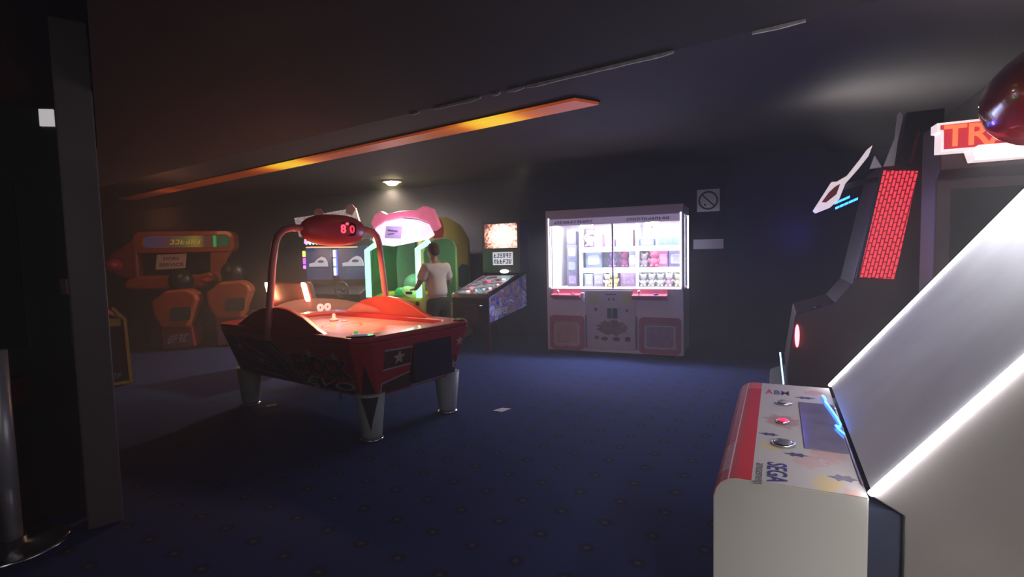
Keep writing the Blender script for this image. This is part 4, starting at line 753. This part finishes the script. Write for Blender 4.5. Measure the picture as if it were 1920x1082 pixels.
# seats
def pod(x, y, z, lab, t2):
    t = thing('racing_chair', lab, 'seat', (x, y, 0), 12)
    mb = MB(); mb.prism([(-0.36, z + 0.38), (-0.38, z + 0.62), (-0.25, z + 0.70), (-0.15, z + 0.80), (0.22, z + 0.82), (0.36, z + 0.72), (0.38, z + 0.62), (0.28, z + 0.36), (0.20, z + 0.12), (-0.24, z + 0.12)], 1, -0.08, 0.30); mb.build('seat_shell', ORR, t, bevel=0.06, seg=4, label='glossy orange moulded seat back')
    mb = MB(); mb.slab(rrect(-0.15, 0.18, z + 0.26, z + 0.50, 0.04), (0, -0.085, 0), Vector((1, 0, 0)), Vector((0.12, 0, 1)), 0.01); mb.build('back_panel', mat('teal_grey_panel', (0.05, 0.07, 0.08), 0.3, noise=0.15), t)
    mb = MB(); mb.box(-0.30, 0.30, 0.2, 0.7, z + 0.08, z + 0.22); mb.build('cushion', BLACK, t, bevel=0.04)
    mb = MB(); mb.ell((-0.02, 0.35, z + 0.95), (0.21, 0.2, 0.22), 18, 10); mb.build('headrest', BLACK, t, label='black rounded headrest beyond the shell')
    mb = MB(); mb.prism([(-0.24, 0.02), (-0.26, z + 0.15), (0.24, z + 0.15), (0.27, 0.06)], 1, -0.02, 0.45); bs = mb.build('base', ORD, t, bevel=0.015)
    mb = MB(); mb.prism([(-0.20, 0.06), (-0.21, z + 0.02), (0.20, z + 0.04), (0.22, 0.10)], 1, -0.026, -0.02); lb = mb.build('label_plate', mat('purple_plate', (0.10, 0.06, 0.18), 0.4, noise=0.15), bs)
    if t2: marks('lettering', mat('plate_pale', (0.42, 0.34, 0.36), 0.5, noise=0.1), (-0.17, -0.03, 0.13), Vector((1, 0, 0.08)), ZV, 0.32, 0.14, 4, 0.003, lb, 6, 0.4)
    return t
def rp(x, y): return (-6.3 + x * math.cos(a) - y * math.sin(a), 10.3 + x * math.sin(a) + y * math.cos(a))
pod(*rp(0.12, -0.85), 0.28, 'left orange racing seat with a purple name plate at its foot', True)
pod(*rp(0.98, -0.75), 0.40, 'right orange racing seat next to the air hockey table end', False)
lamp('racer_fill', 'POINT', (*rp(0.3, -1.6), 2.3), 15, (1.0, 0.38, 0.18), 0.2)  # unseen fill added in front of the racer and its paper

# ================================================================ CABINET HALF HIDDEN BY THE COLUMN
t = thing('arcade_machine', 'red cabinet with a yellow edged dark base half hidden behind the column', 'arcade machine', (-5.02, 6.93, 0), 37)
YE = mat('yellow_edging', (0.38, 0.27, 0.06), 0.4, noise=0.08)
mb = MB(); mb.prism([(-0.75, 0.02), (-0.02, 0.04), (-0.04, 0.86), (-0.13, 0.90), (-0.75, 0.90)], 1, 0.0, 0.6); mb.build('base', mat('night_blue_panel', (0.015, 0.022, 0.035), 0.3, noise=0.3), t)
mb = MB()
for p, q in (((-0.75, 0.02), (-0.01, 0.04)), ((-0.015, 0.03), (-0.035, 0.86)), ((-0.035, 0.86), (-0.16, 1.02))): mb.slab(line(p, q, 0.035), (0, -0.01, 0), XV, ZV, 0.02)
mb.box(-0.75, -0.08, -0.012, 0.0, 0.78, 0.88); mb.build('edging', YE, t, label='yellow edging')
marks('lettering', mat('base_pale', (0.2, 0.22, 0.25), 0.5, noise=0.1), (-0.28, -0.006, 0.10), XV, ZV, 0.18, 0.07, 3, 0.003, t, 9)
mb = MB(); mb.prism([(-0.75, 0.9), (-0.14, 0.9), (-0.30, 1.05), (-0.32, 2.25), (-0.40, 2.36), (-0.75, 2.40)], 1, 0.05, 0.7); mb.build('cabinet', mat('crimson_side', (0.20, 0.015, 0.03), 0.4, noise=0.15), t, bevel=0.01, label='crimson upper cabinet')
mb = MB(); mb.box(-0.36, -0.325, 0.02, 0.05, 1.5, 1.8); mb.build('side_strip', mat('pale_strip', (0.35, 0.28, 0.32), 0.4, noise=0.1), t)

# ================================================================ DARK CABINET AND CHROME POST, far left
t = thing('arcade_machine', 'near black cabinet with small stickers left of the column', 'arcade machine', (-3.28, 3.2, 0), 10)
GBK = mat('greenish_black', (0.018, 0.026, 0.02), 0.45, noise=0.4, nscale=2)
mb = MB(); mb.prism([(-0.9, 0.0), (0.58, 0.0), (0.62, 1.0), (0.55, 1.1), (0.58, 2.55), (-0.9, 2.55)], 1, 0.0, 0.25); mb.build('cabinet', GBK, t, bevel=0.01)
mb = MB(); mb.box(-0.8, 0.3, -0.012, 0.0, 1.1, 2.1); mb.build('screen', mat('black_green_screen', (0.004, 0.012, 0.008), 0.15, noise=0.3), t)
mb = MB(); mb.box(0.47, 0.545, -0.014, -0.001, 2.43, 2.53); mb.build('sticker', mat('white_sticker', (0.8, 0.76, 0.76), 0.5, emit=(1, 0.95, 0.95), es=0.45), t, label='small white sticker')
mb = MB(); mb.box(-0.9, 0.3, -0.2, 0.0, 0.75, 0.92); mb.build('control_deck', mat('deck_dark_red', (0.10, 0.01, 0.012), 0.4, noise=0.2), t, bevel=0.02)
o = thing('sticker', 'small mauve sticker low on the brown column face', 'sticker', (-2.62, 3.13, 1.42), -30)
mb = MB(); mb.box(-0.04, 0.04, -0.012, 0.0, 0, 0.09); mb.build('sheet', mat('mauve_sticker', (0.25, 0.14, 0.16), 0.6, noise=0.1), o)
t = thing('chrome_post', 'shiny pale post on a round base at the lower left edge', 'post', (-2.87, 2.93, 0), 0)
mb = MB(); mb.cyl((0, 0, 0.01), (0, 0, 1.13), 0.05, n=28); mb.build('pole', mat('brushed_post', (0.55, 0.54, 0.56), 0.35, 0.5, noise=0.1), t)
mb = MB(); mb.lathe([(0.26, 0), (0.26, 0.012), (0.24, 0.02), (0.07, 0.03), (0.065, 0.06), (0.05, 0.06)], n=40); mb.build('base_plate', CHROME, t)
lamp('column_fill', 'AREA', (-2.0, 1.2, 2.2), 1.6, (0.9, 0.9, 1.0), 0.5, aim=(-3.0, 3.0, 0.6))  # unseen fill added to light the column and the post

# ================================================================ AIR HOCKEY
HK = thing('air_hockey_table', 'red air hockey table with starred sides and overhead oval scoreboard', 'air hockey table', (-1.80, 5.58, 0), -36.5)
HRED = mat('hockey_red', (0.44, 0.024, 0.026), 0.35, coat=0.3, noise=0.1, nscale=3); HDK = mat('hockey_dark', (0.035, 0.014, 0.014), 0.4, noise=0.2)
HLN = mat('hockey_silver_line', (0.42, 0.36, 0.36), 0.45, noise=0.05); HST = mat('hockey_star', (0.50, 0.42, 0.26), 0.45, noise=0.06)
tx, ty, bx, by, zt, zb = 1.22, 0.73, 1.12, 0.57, 0.88, 0.39
def loop(hx, hy, c, z): return [(hx, -hy + c, z), (hx, hy - c, z), (hx - c, hy, z), (-hx + c, hy, z), (-hx, hy - c, z), (-hx, -hy + c, z), (-hx + c, -hy, z), (hx - c, -hy, z)]
mb = MB(); mb.loft([loop(bx, by, 0.10, zb), loop(tx, ty, 0.12, zt)], smooth=False); mb.build('body', HRED, HK, bevel=0.01)
sey = Vector((0, -(ty - by), zt - zb)).normalized(); so = Vector((0, -by, zb)) + Vector((0, -0.002, 0)); slen = math.hypot(ty - by, zt - zb)
eey = Vector((tx - bx, 0, zt - zb)).normalized(); eo = Vector((bx + 0.002, 0, zb)); elen = math.hypot(tx - bx, zt - zb)
# long near side (seen): dark field on the left half, lettering on the right
mb = MB(); mb.slab([(-0.98, 0.02), (0.30, 0.02), (-0.15, 0.44), (-1.05, 0.44)], so, XV, sey, 0.002); mb.slab([(0.0, 0.03), (0.95, 0.03), (0.95, 0.10), (0.3, 0.14)], so, XV, sey, 0.003)
sd_ = mb.build('side_graphic', HDK, HK, label='dark angular graphic')
mb = MB()
for p, q, wd in (((0.40, 0.0), (-0.18, 0.40), 0.012), ((0.28, 0.01), (0.05, 0.18), 0.012), ((0.0, 0.13), (-0.28, 0.42), 0.010), ((-0.1, 0.455), (-0.42, 0.45), 0.014), ((-0.25, 0.23), (-0.85, 0.42), 0.009), ((-0.30, 0.20), (-0.8, 0.46), 0.006), ((-0.20, 0.13), (-1.0, 0.26), 0.009), ((-0.25, 0.17), (-1.0, 0.36), 0.006), ((-0.12, 0.05), (-0.7, 0.08), 0.010)):
    mb.slab(line(p, q, wd), so + sey * 0 + Vector((0, -0.003, 0)), XV, sey, 0.002)
mb.build('silver_lines', HLN, sd_)
text('lettering', 'SHOCK', mat('shock_dark', (0.055, 0.022, 0.026), 0.4, noise=0.1), so + XV * 0.12 + sey * 0.16 + Vector((0, -0.004, 0)), XV, sey, 0.88, 0.19, 0.004, HK, 'dark block lettering', bold=0.045)
text('lettering', 'SHOCK', HLN, so + XV * 0.105 + sey * 0.153 + Vector((0, -0.001, 0)), XV, sey, 0.905, 0.204, 0.003, HK, 'silver outline behind the block lettering', bold=0.06)
text('lettering', 'EVO', mat('evo_silver', (0.55, 0.48, 0.50), 0.4, noise=0.05), so + XV * 0.26 + sey * 0.045 + Vector((0, -0.005, 0)), XV, sey, 0.74, 0.085, 0.004, HK, 'slanted silver lettering', shear=0.35)
mb = MB()
for sx, sz, r_ in ((0.46, 0.37, 0.05), (0.84, 0.37, 0.06), (0.42, 0.03, 0.045), (-0.80, 0.33, 0.05), (-0.45, 0.20, 0.04)): mb.slab(star(sx, sz, r_), so + Vector((0, -0.005, 0)), XV, sey, 0.003)
mb.build('star_decal', HST, HK, label='cream stars on the long side')
# corner pillar cover and dark triangle
cn = Vector((1, -1, 0)).normalized(); cex = Vector((1, 1, 0)).normalized(); cb = Vector((bx - 0.05, -by + 0.05, zb)) + cn * 0.004; ctv = (Vector((tx - 0.06, -ty + 0.06, zt)) - Vector((bx - 0.05, -by + 0.05, zb))); cl = ctv.length; cey = ctv.normalized()
mb = MB(); mb.slab([(-0.065, 0.0), (0.065, 0.0), (0.0, 0.32)], cb, cex, cey, 0.004); mb.build('corner_graphic', mat('corner_black', (0.03, 0.016, 0.018), 0.4, noise=0.1), HK, label='black triangle on the corner')
# short end
mb = MB(); mb.slab([(-0.44, 0.24), (-0.14, 0.24), (-0.14, 0.40), (-0.44, 0.40)], eo, YV, eey, 0.002); mb.slab([(-0.44, 0.02), (-0.14, 0.02), (0.5, 0.02), (0.48, 0.22), (0.3, 0.22), (-0.14, 0.17), (-0.44, 0.10)], eo, YV, eey, 0.002); mb.build('end_graphic', mat('end_brown', (0.085, 0.035, 0.02), 0.4, noise=0.15), HK, label='brown panel graphic')
mb = MB()
for p, q, wd in (((-0.45, 0.41), (-0.13, 0.40), 0.016), ((-0.45, 0.235), (-0.13, 0.24), 0.016), ((-0.45, 0.11), (-0.13, 0.165), 0.014), ((-0.45, 0.11), (-0.45, 0.02), 0.014), ((-0.1, 0.02), (0.44, 0.03), 0.012)): mb.slab(line(p, q, wd), eo + Vector((0.003, 0, 0)), YV, eey, 0.002)
mb.build('silver_lines', HLN, HK)
mb = MB()
for sx, sz, r_ in ((-0.28, 0.325, 0.07), (0.50, 0.36, 0.055), (0.45, 0.12, 0.055)): mb.slab(star(sx, sz, r_), eo + Vector((0.006, 0, 0)), YV, eey, 0.003)
mb.build('star_decal', HST, HK, label='cream stars on the short end')
mb = MB(); mb.prism([(-0.12, 0.44), (0.39, 0.44), (0.39, 0.83), (-0.12, 0.83)], 0, 1.09, 1.205); mb.build('coin_box', mat('navy_coin_box', (0.015, 0.015, 0.04), 0.3, noise=0.15), HK, bevel=0.012, label='dark navy coin box on the near end')
# legs
LEG = mat('hockey_leg', (0.40, 0.45, 0.42), 0.5, noise=0.06)
for lx, ly in ((1.03, -0.48), (1.03, 0.48), (-1.03, -0.48), (-1.03, 0.48)):
    mb = MB(); mb.lathe([(0.085, 0.03), (0.09, 0.05), (0.13, 0.42)], (lx, ly, 0), 24); lg = mb.build('leg', LEG, HK)
    mb = MB(); mb.lathe([(0.105, 0.0), (0.105, 0.02), (0.085, 0.03)], (lx, ly, 0), 24); mb.build('foot_ring', CHROME, lg)
    if lx > 0 and ly < 0:
        d2 = Vector((math.sin(math.radians(36.5)) * 0, 0, 0)); va = -PI / 2 + 0.84   # towards the room
        rings = []
        for kk in range(9):
            f_ = kk / 8; z = 0.10 + 0.30 * f_; r_ = 0.09 + 0.04 * (z - 0.05) / 0.37 + 0.003; wd_ = 0.62 * f_
            rings.append([(lx + r_ * math.cos(va + wd_ * (j / 4 - 1)), ly + r_ * math.sin(va + wd_ * (j / 4 - 1)), z) for j in range(9)])
        mb = MB(); vs = [p for r0 in rings for p in r0]; fs = [(k * 9 + j, k * 9 + j + 1, (k + 1) * 9 + j + 1, (k + 1) * 9 + j) for k in range(8) for j in range(8)]
        mb.add(vs, fs); mb.build('leg_graphic', mat('leg_dark_v', (0.03, 0.035, 0.04), 0.5, noise=0.1), lg, label='dark pointed stripe')
mb = MB(); mb.cyl((0.35, -0.3, 0.2), (0.35, -0.3, 0.42), 0.012); mb.build('support_rod', LEG, HK)
# top frame
mb = MB(); ring2([(p[0], p[1]) for p in loop(tx, ty, 0.12, 0)], [(p[0], p[1]) for p in loop(1.02, 0.56, 0.12, 0)], mb, (0, 0, 0.88), XV, YV, 0.05); mb.build('top_rail', HRED, HK, bevel=0.018, seg=3)
for q in (-1, 1):
    mb = MB(); mb.prism([(1.195, q * 0.60), (1.195, q * 0.52), (1.10, q * 0.52), (1.02, q * 0.60), (1.02, q * 0.705), (1.09, q * 0.705)], 2, 0.905, 0.942); mb.build('corner_cap', mat('cap_black', (0.015, 0.012, 0.012), 0.12, coat=0.5, noise=0.1), HK, bevel=0.012)
m, nt, b = nodes_of('hockey_playfield'); tc = nt.nodes.new('ShaderNodeTexCoord'); sp = nt.nodes.new('ShaderNodeSeparateXYZ'); nt.links.new(tc.outputs['Object'], sp.inputs[0])
lnx = mth(nt, 'LESS_THAN', mth(nt, 'ABSOLUTE', sp.outputs[0]), 0.012)
rr1 = mth(nt, 'SQRT', mth(nt, 'ADD', mth(nt, 'MULTIPLY', sp.outputs[0], sp.outputs[0]), mth(nt, 'MULTIPLY', sp.outputs[1], sp.outputs[1])))
lnr = mth(nt, 'LESS_THAN', mth(nt, 'ABSOLUTE', mth(nt, 'SUBTRACT', rr1, 0.2)), 0.01)
lnq = mth(nt, 'LESS_THAN', mth(nt, 'ABSOLUTE', mth(nt, 'SUBTRACT', mth(nt, 'ABSOLUTE', sp.outputs[0]), 0.62)), 0.008)
nt.links.new(mixc(mth(nt, 'MAXIMUM', lnx, mth(nt, 'MAXIMUM', lnr, lnq)), (0.80, 0.42, 0.34, 1), (0.55, 0.12, 0.08, 1)), b.inputs['Base Color']); b.inputs['Roughness'].default_value = 0.22
mb = MB(); mb.prism([(-1.03, -0.57), (1.03, -0.57), (1.03, 0.57), (-1.03, 0.57)], 2, 0.855, 0.882); mb.build('playfield', m, HK, label='glossy salmon playfield lit from the scoreboard')
for q in (-1, 1):
    mb = MB(); mb.box(q * 1.03 - 0.01, q * 1.03 + 0.01, -0.18, 0.18, 0.883, 0.928); mb.build('goal_slot', BLACK, HK)
# side humps
HREDLIT = mat('hockey_red_lit', (0.50, 0.06, 0.03), 0.35, coat=0.3, noise=0.06)  # same red as the near guard, with the light painted in
for q in (-1, 1):
    pts = [(-0.84, 0.92), (-0.70, 0.98), (-0.5, 1.07), (-0.28, 1.125), (-0.05, 1.14), (0.15, 1.12), (0.38, 1.055), (0.58, 0.965), (0.72, 0.92)]
    mb = MB(); mb.prism(pts, 1, q * 0.66 - 0.03, q * 0.66 + 0.03); mb.build('side_guard', HRED if q < 0 else HREDLIT, HK, bevel=0.012, label='curved red guard along the near rail' if q < 0 else 'curved red guard along the far rail, painted as lit')
# clear curved shield across the left part
CLR = mat('clear_shield', (1.0, 0.75, 0.7), 0.05, alpha=0.09, spec=0.5)
vs = []; fs = []; N_ = 20
for i in range(N_ + 1):
    f_ = i / N_; an = -PI / 2 - PI * f_; x = -0.12 + 0.62 * math.cos(an) * 1.0; y = 0.62 * math.sin(an); h = 0.05 + 0.20 * math.sin(PI * min(1, f_ * 1.0)) ** 0.6
    x = -0.15 - abs(math.cos(an)) * 0.52; y = 0.62 * math.sin(an)
    for dx_ in (0.0, 0.012): vs += [(x + dx_, y, 0.95), (x + dx_, y, 0.98 + 0.16 * math.sin(PI * f_))]
for i in range(N_):
    a0 = i * 4; b0 = a0 + 4; fs += [(a0, b0, b0 + 1, a0 + 1), (a0 + 2, a0 + 3, b0 + 3, b0 + 2), (a0 + 1, b0 + 1, b0 + 3, a0 + 3), (a0, a0 + 2, b0 + 2, b0)]
mb = MB(); mb.add(vs, fs, True); shd = mb.build('clear_shield', CLR, HK, label='clear curved shield')
GL = mat('pink_ring_glow', (1, 0.5, 0.5), 0.4, emit=(1.0, 0.32, 0.32), es=1.2)  # two glowing pink rings on the shield
for y in (0.19, 0.285):
    mb = MB(); n = 20; ring2([(y + 0.045 * math.cos(2 * PI * k / n), 1.025 + 0.045 * math.sin(2 * PI * k / n)) for k in range(n)], [(y + 0.014 * math.cos(2 * PI * k / n), 1.025 + 0.014 * math.sin(2 * PI * k / n)) for k in range(n)], mb, (-0.66, 0, 0), YV, ZV, 0.01); mb.build('shield_ring', GL, shd, label='glowing pink ring')
# arch and scoreboard
ARC = mat('arch_red_metal', (0.70, 0.25, 0.22), 0.35, 0.2, noise=0.06)
def arch(y0, z0, q):
    P_ = [(-0.13, q * 0.735, 0.82), (-0.13, q * 0.725, 1.0), (-0.12, q * 0.66, 1.55), (-0.11, q * 0.63, 1.74), (-0.105, q * 0.60, 1.82), (-0.10, q * 0.54, 1.875), (-0.10, q * 0.46, 1.90), (-0.10, q * 0.30, 1.90)]
    mb = MB(); mb.tube(P_, 0.034, 12); return mb.build('arch_tube', ARC, HK)
arch(0, 0, -1); arch(0, 0, 1)
mb = MB(); mb.ell((-0.10, 0.03, 1.885), (0.10, 0.39, 0.165), 32, 16, None, 0.85); sb = mb.build('scoreboard', mat('scoreboard_red', (0.65, 0.06, 0.06), 0.35, coat=0.3, noise=0.08), HK, label='red oval overhead scoreboard')
mb = MB(); mb.prism([(0.05 + 0.115 * math.cos(a * PI / 10) + 0.07, 1.885 + 0.10 * math.sin(a * PI / 10)) for a in range(20)], 0, -0.02, 0.0); 
mb = MB(); mb.slab(rrect(0.02, 0.24, 1.82, 1.965, 0.05), (-0.012, 0, 0), YV, ZV, 0.006); dp = mb.build('display_window', mat('display_black', (0.03, 0.01, 0.01), 0.3, noise=0.1), sb)
LEDR = mat('red_digit', (1, 0.1, 0.15), 0.4, emit=(1.0, 0.07, 0.12), es=2.2)
text('digit', '8', LEDR, (-0.004, 0.04, 1.85), YV, ZV, 0.065, 0.09, 0.006, dp, bold=0.02); text('digit', '0', mat('red_digit_dim', (1, 0.1, 0.15), 0.4, emit=(0.9, 0.05, 0.10), es=1.2), (-0.004, 0.155, 1.85), YV, ZV, 0.06, 0.085, 0.006, dp, bold=0.02)
mb = MB(); mb.slab([(0.125 + 0.02 * math.cos(a * PI / 6), 1.95 + 0.014 * math.sin(a * PI / 6)) for a in range(12)], (-0.004, 0, 0), YV, ZV, 0.004); mb.build('display_dot', LEDR, dp)
mb = MB(); mb.box(-0.15, -0.05, -0.28, 0.28, 1.700, 1.712); mb.build('underside_lamp', mat('amber_lens', (1, 0.7, 0.5), 0.4, emit=(1.0, 0.5, 0.25), es=1.2), sb)
lamp('scoreboard_lamp', 'AREA', (-0.10, 0.0, 1.69), 27, (1.0, 0.50, 0.30), 0.5, 0.1, parent=HK)
def hp(x, y, z):
    a_ = math.radians(-36.5); return (-1.80 + x * math.cos(a_) - y * math.sin(a_), 5.58 + x * math.sin(a_) + y * math.cos(a_), z)
t = thing('mallet', 'pale air hockey mallet standing on the salmon playfield', 'mallet', hp(-0.42, 0.20, 0.883))
mb = MB(); mb.lathe([(0.001, 0.0), (0.048, 0.0), (0.05, 0.018), (0.035, 0.028), (0.02, 0.03), (0.02, 0.075), (0.001, 0.085)], n=24); mb.build('striker', mat('mallet_pink', (0.75, 0.5, 0.52), 0.3, noise=0.05), t)
t = thing('puck', 'flat pale puck lying beside the mallet', 'puck', hp(-0.28, 0.24, 0.883))
mb = MB(); mb.lathe([(0.001, 0.0), (0.035, 0.0), (0.036, 0.008), (0.001, 0.009)], n=24); mb.build('disc', mat('puck_pink', (0.8, 0.55, 0.5), 0.3, noise=0.05), t)
t = thing('mallet', 'small bright green mallet on the near corner of the table', 'mallet', hp(0.83, -0.45, 0.883))
mb = MB(); mb.lathe([(0.001, 0.0), (0.048, 0.0), (0.05, 0.018), (0.035, 0.028), (0.02, 0.03), (0.02, 0.055), (0.001, 0.06)], n=24); mb.build('striker', mat('mallet_green', (0.3, 0.8, 0.2), 0.3, noise=0.05, emit=(0.3, 0.9, 0.2), es=0.4), t)

# paper on the carpet
t = thing('paper_slip', 'small white slip of paper lying on the blue carpet', 'paper', (-0.13, 5.36, 0.001), 10)
mb = MB(); mb.prism([(-0.10, 0.0), (0.01, 0.07), (0.10, 0.02), (-0.01, -0.07)], 2, 0, 0.002); mb.build('sheet', mat('floor_paper', (0.75, 0.66, 0.72), 0.8, noise=0.03), t)
t = thing('paper_slip', 'dim crumpled slip on the carpet beside the far left hockey leg', 'paper', (-2.66, 5.72, 0.001), 40)
mb = MB(); mb.prism([(-0.06, -0.03), (0.05, -0.05), (0.07, 0.03), (-0.03, 0.05)], 2, 0, 0.004); mb.build('sheet', mat('dim_paper', (0.3, 0.3, 0.32), 0.8, noise=0.1), t)

lamp('aisle_fill', 'SPOT', (0.3, 8.0, 2.95), 75, (1.0, 0.84, 0.62), 0.08, aim=(-1.0, 9.0, 1.2), spot=math.radians(80), blend=1.0)  # unseen spot added to light the yellow side and the person

# ================================================================ PERSON
def skin(name, nodes, edges, radii, root, m_, parent, sub=2):
    me = bpy.data.meshes.new(name); me.from_pydata(nodes, edges, []); o = bpy.data.objects.new(name, me); COL.objects.link(o); o.parent = parent
    md = o.modifiers.new('skin', 'SKIN'); md.use_smooth_shade = True
    if not me.skin_vertices:
        bpy.context.view_layer.objects.active = o; bpy.ops.mesh.customdata_skin_add()
    for i, r_ in enumerate(radii):
        me.skin_vertices[0].data[i].radius = r_ if isinstance(r_, tuple) else (r_, r_); me.skin_vertices[0].data[i].use_root = (i == root)
    sb_ = o.modifiers.new('subdivision', 'SUBSURF'); sb_.levels = sub; sb_.render_levels = sub
    me.materials.append(m_)
    return o
PER = thing('person', 'person in cream shirt and dark green shorts seen from behind at the neon game', 'person', (-1.13, 8.12, 0), 38)
SK = mat('skin', (0.48, 0.27, 0.20), 0.5, noise=0.06)
nd, ed, rd = [], [], []
def N(p, r_, par=None):
    nd.append(p); rd.append(r_)
    if par is not None: ed.append((par, len(nd) - 1))
    return len(nd) - 1
pel = N((0, 0, 0.93), (0.15, 0.11)); sp1 = N((0, 0.02, 1.08), (0.135, 0.10), pel); sp2 = N((0, 0.04, 1.24), (0.155, 0.11), sp1); sp3 = N((0, 0.06, 1.40), (0.13, 0.10), sp2)
nk = N((0, 0.075, 1.49), 0.055, sp3); nk2 = N((0, 0.10, 1.545), 0.055, nk)
h1 = N((0, 0.115, 1.61), (0.07, 0.085), nk2); h2 = N((0, 0.12, 1.68), (0.078, 0.095), h1); h3 = N((0, 0.115, 1.735), (0.06, 0.075), h2)
for q in (-1, 1):
    sh = N((q * 0.175, 0.05, 1.41), 0.06, sp3); el = N((q * 0.27, 0.10, 1.16), 0.043, sh); wr = N((q * 0.20, 0.33, 1.08), 0.028, el); pm = N((q * 0.185, 0.40, 1.07), (0.036, 0.018), wr)
    for k, ln in enumerate((0.062, 0.072, 0.067, 0.052)):
        f1 = N((q * 0.185 + (k - 1.5) * 0.019, 0.44, 1.07), 0.009, pm); f2 = N((q * 0.185 + (k - 1.5) * 0.021, 0.44 + ln * 0.55, 1.062), 0.008, f1); N((q * 0.185 + (k - 1.5) * 0.021, 0.44 + ln * 0.85, 1.04), 0.007, f2)
    th1 = N((q * 0.155, 0.385, 1.062), 0.010, wr); N((q * 0.135, 0.42, 1.055), 0.008, th1)
    hip = N((q * 0.095, 0.0, 0.86), 0.088, pel); kn = N((q * 0.11, 0.03, 0.49), 0.055, hip); cf = N((q * 0.112, -0.005, 0.34), 0.055, kn); an = N((q * 0.115, -0.01, 0.085), 0.036, cf); ft = N((q * 0.12, 0.07, 0.04), (0.042, 0.03), an); N((q * 0.13, 0.16, 0.03), (0.04, 0.024), ft)
body = skin('body', nd, ed, rd, 0, SK, PER)
# face: nose, eyes, mouth, ears on the far side of the head
mb = MB(); mb.ell((0, 0.215, 1.665), (0.012, 0.02, 0.022), 10, 6); mb.build('nose', SK, PER)
for q in (-1, 1):
    mb = MB(); mb.ell((q * 0.03, 0.197, 1.69), (0.012, 0.008, 0.009), 10, 6); mb.build('eye', mat('eye', (0.1, 0.08, 0.07), 0.2, noise=0.1), PER)
    mb = MB(); mb.ell((q * 0.078, 0.11, 1.67), (0.012, 0.02, 0.03), 10, 8); mb.build('ear', SK, PER)
mb = MB(); mb.ell((0, 0.198, 1.635), (0.022, 0.008, 0.006), 10, 6); mb.build('mouth', mat('lips', (0.35, 0.12, 0.1), 0.5, noise=0.05), PER)
mb = MB(); mb.ell((0, 0.098, 1.712), (0.088, 0.102, 0.078), 20, 12); mb.ell((0, 0.05, 1.66), (0.078, 0.062, 0.075), 18, 10); mb.build('hair', mat('brown_hair', (0.09, 0.045, 0.03), 0.7, noise=0.3, nscale=40), PER, label='short brown hair')
SHM = mat('cream_shirt', (0.78, 0.70, 0.56), 0.8, noise=0.12, nscale=8)
n2 = [(0, 0, 0.93), (0, 0.02, 1.08), (0, 0.04, 1.25), (0, 0.06, 1.385), (0, 0.07, 1.46), (-0.165, 0.05, 1.40), (-0.245, 0.085, 1.20), (0.165, 0.05, 1.40), (0.245, 0.085, 1.20)]
skin('shirt', n2, [(0, 1), (1, 2), (2, 3), (3, 4), (3, 5), (5, 6), (3, 7), (7, 8)], [(0.185, 0.14), (0.175, 0.135), (0.185, 0.14), (0.15, 0.12), (0.075, 0.07), 0.10, 0.085, 0.10, 0.085], 0, SHM, PER)
n3 = [(0, 0, 0.99), (0, 0, 0.90), (-0.10, 0.0, 0.80), (-0.115, 0.02, 0.56), (0.10, 0.0, 0.80), (0.115, 0.02, 0.56)]
skin('shorts', n3, [(0, 1), (1, 2), (2, 3), (1, 4), (4, 5)], [(0.175, 0.13), (0.185, 0.14), 0.112, 0.098, 0.112, 0.098], 0, mat('dark_green_cloth', (0.012, 0.03, 0.014), 0.8, noise=0.15), PER)
for q in (-1, 1):
    mb = MB(); mb.loft([[(q * 0.118 + rx * math.cos(k * PI / 8), cy + ry * math.sin(k * PI / 8), z) for k in range(16)] for z, rx, ry, cy in ((0.0, 0.05, 0.13, 0.065), (0.03, 0.052, 0.135, 0.065), (0.06, 0.047, 0.10, 0.04), (0.10, 0.045, 0.055, 0.0))]); mb.build('shoe', mat('pale_shoe', (0.4, 0.38, 0.36), 0.6, noise=0.05), PER)
    mb = MB(); mb.tube([(q * 0.115, -0.01, 0.09), (q * 0.114, -0.008, 0.20), (q * 0.113, -0.005, 0.25)], [0.045, 0.05, 0.056], 14); mb.build('sock', mat('pale_sock', (0.45, 0.4, 0.38), 0.9, noise=0.05), PER)
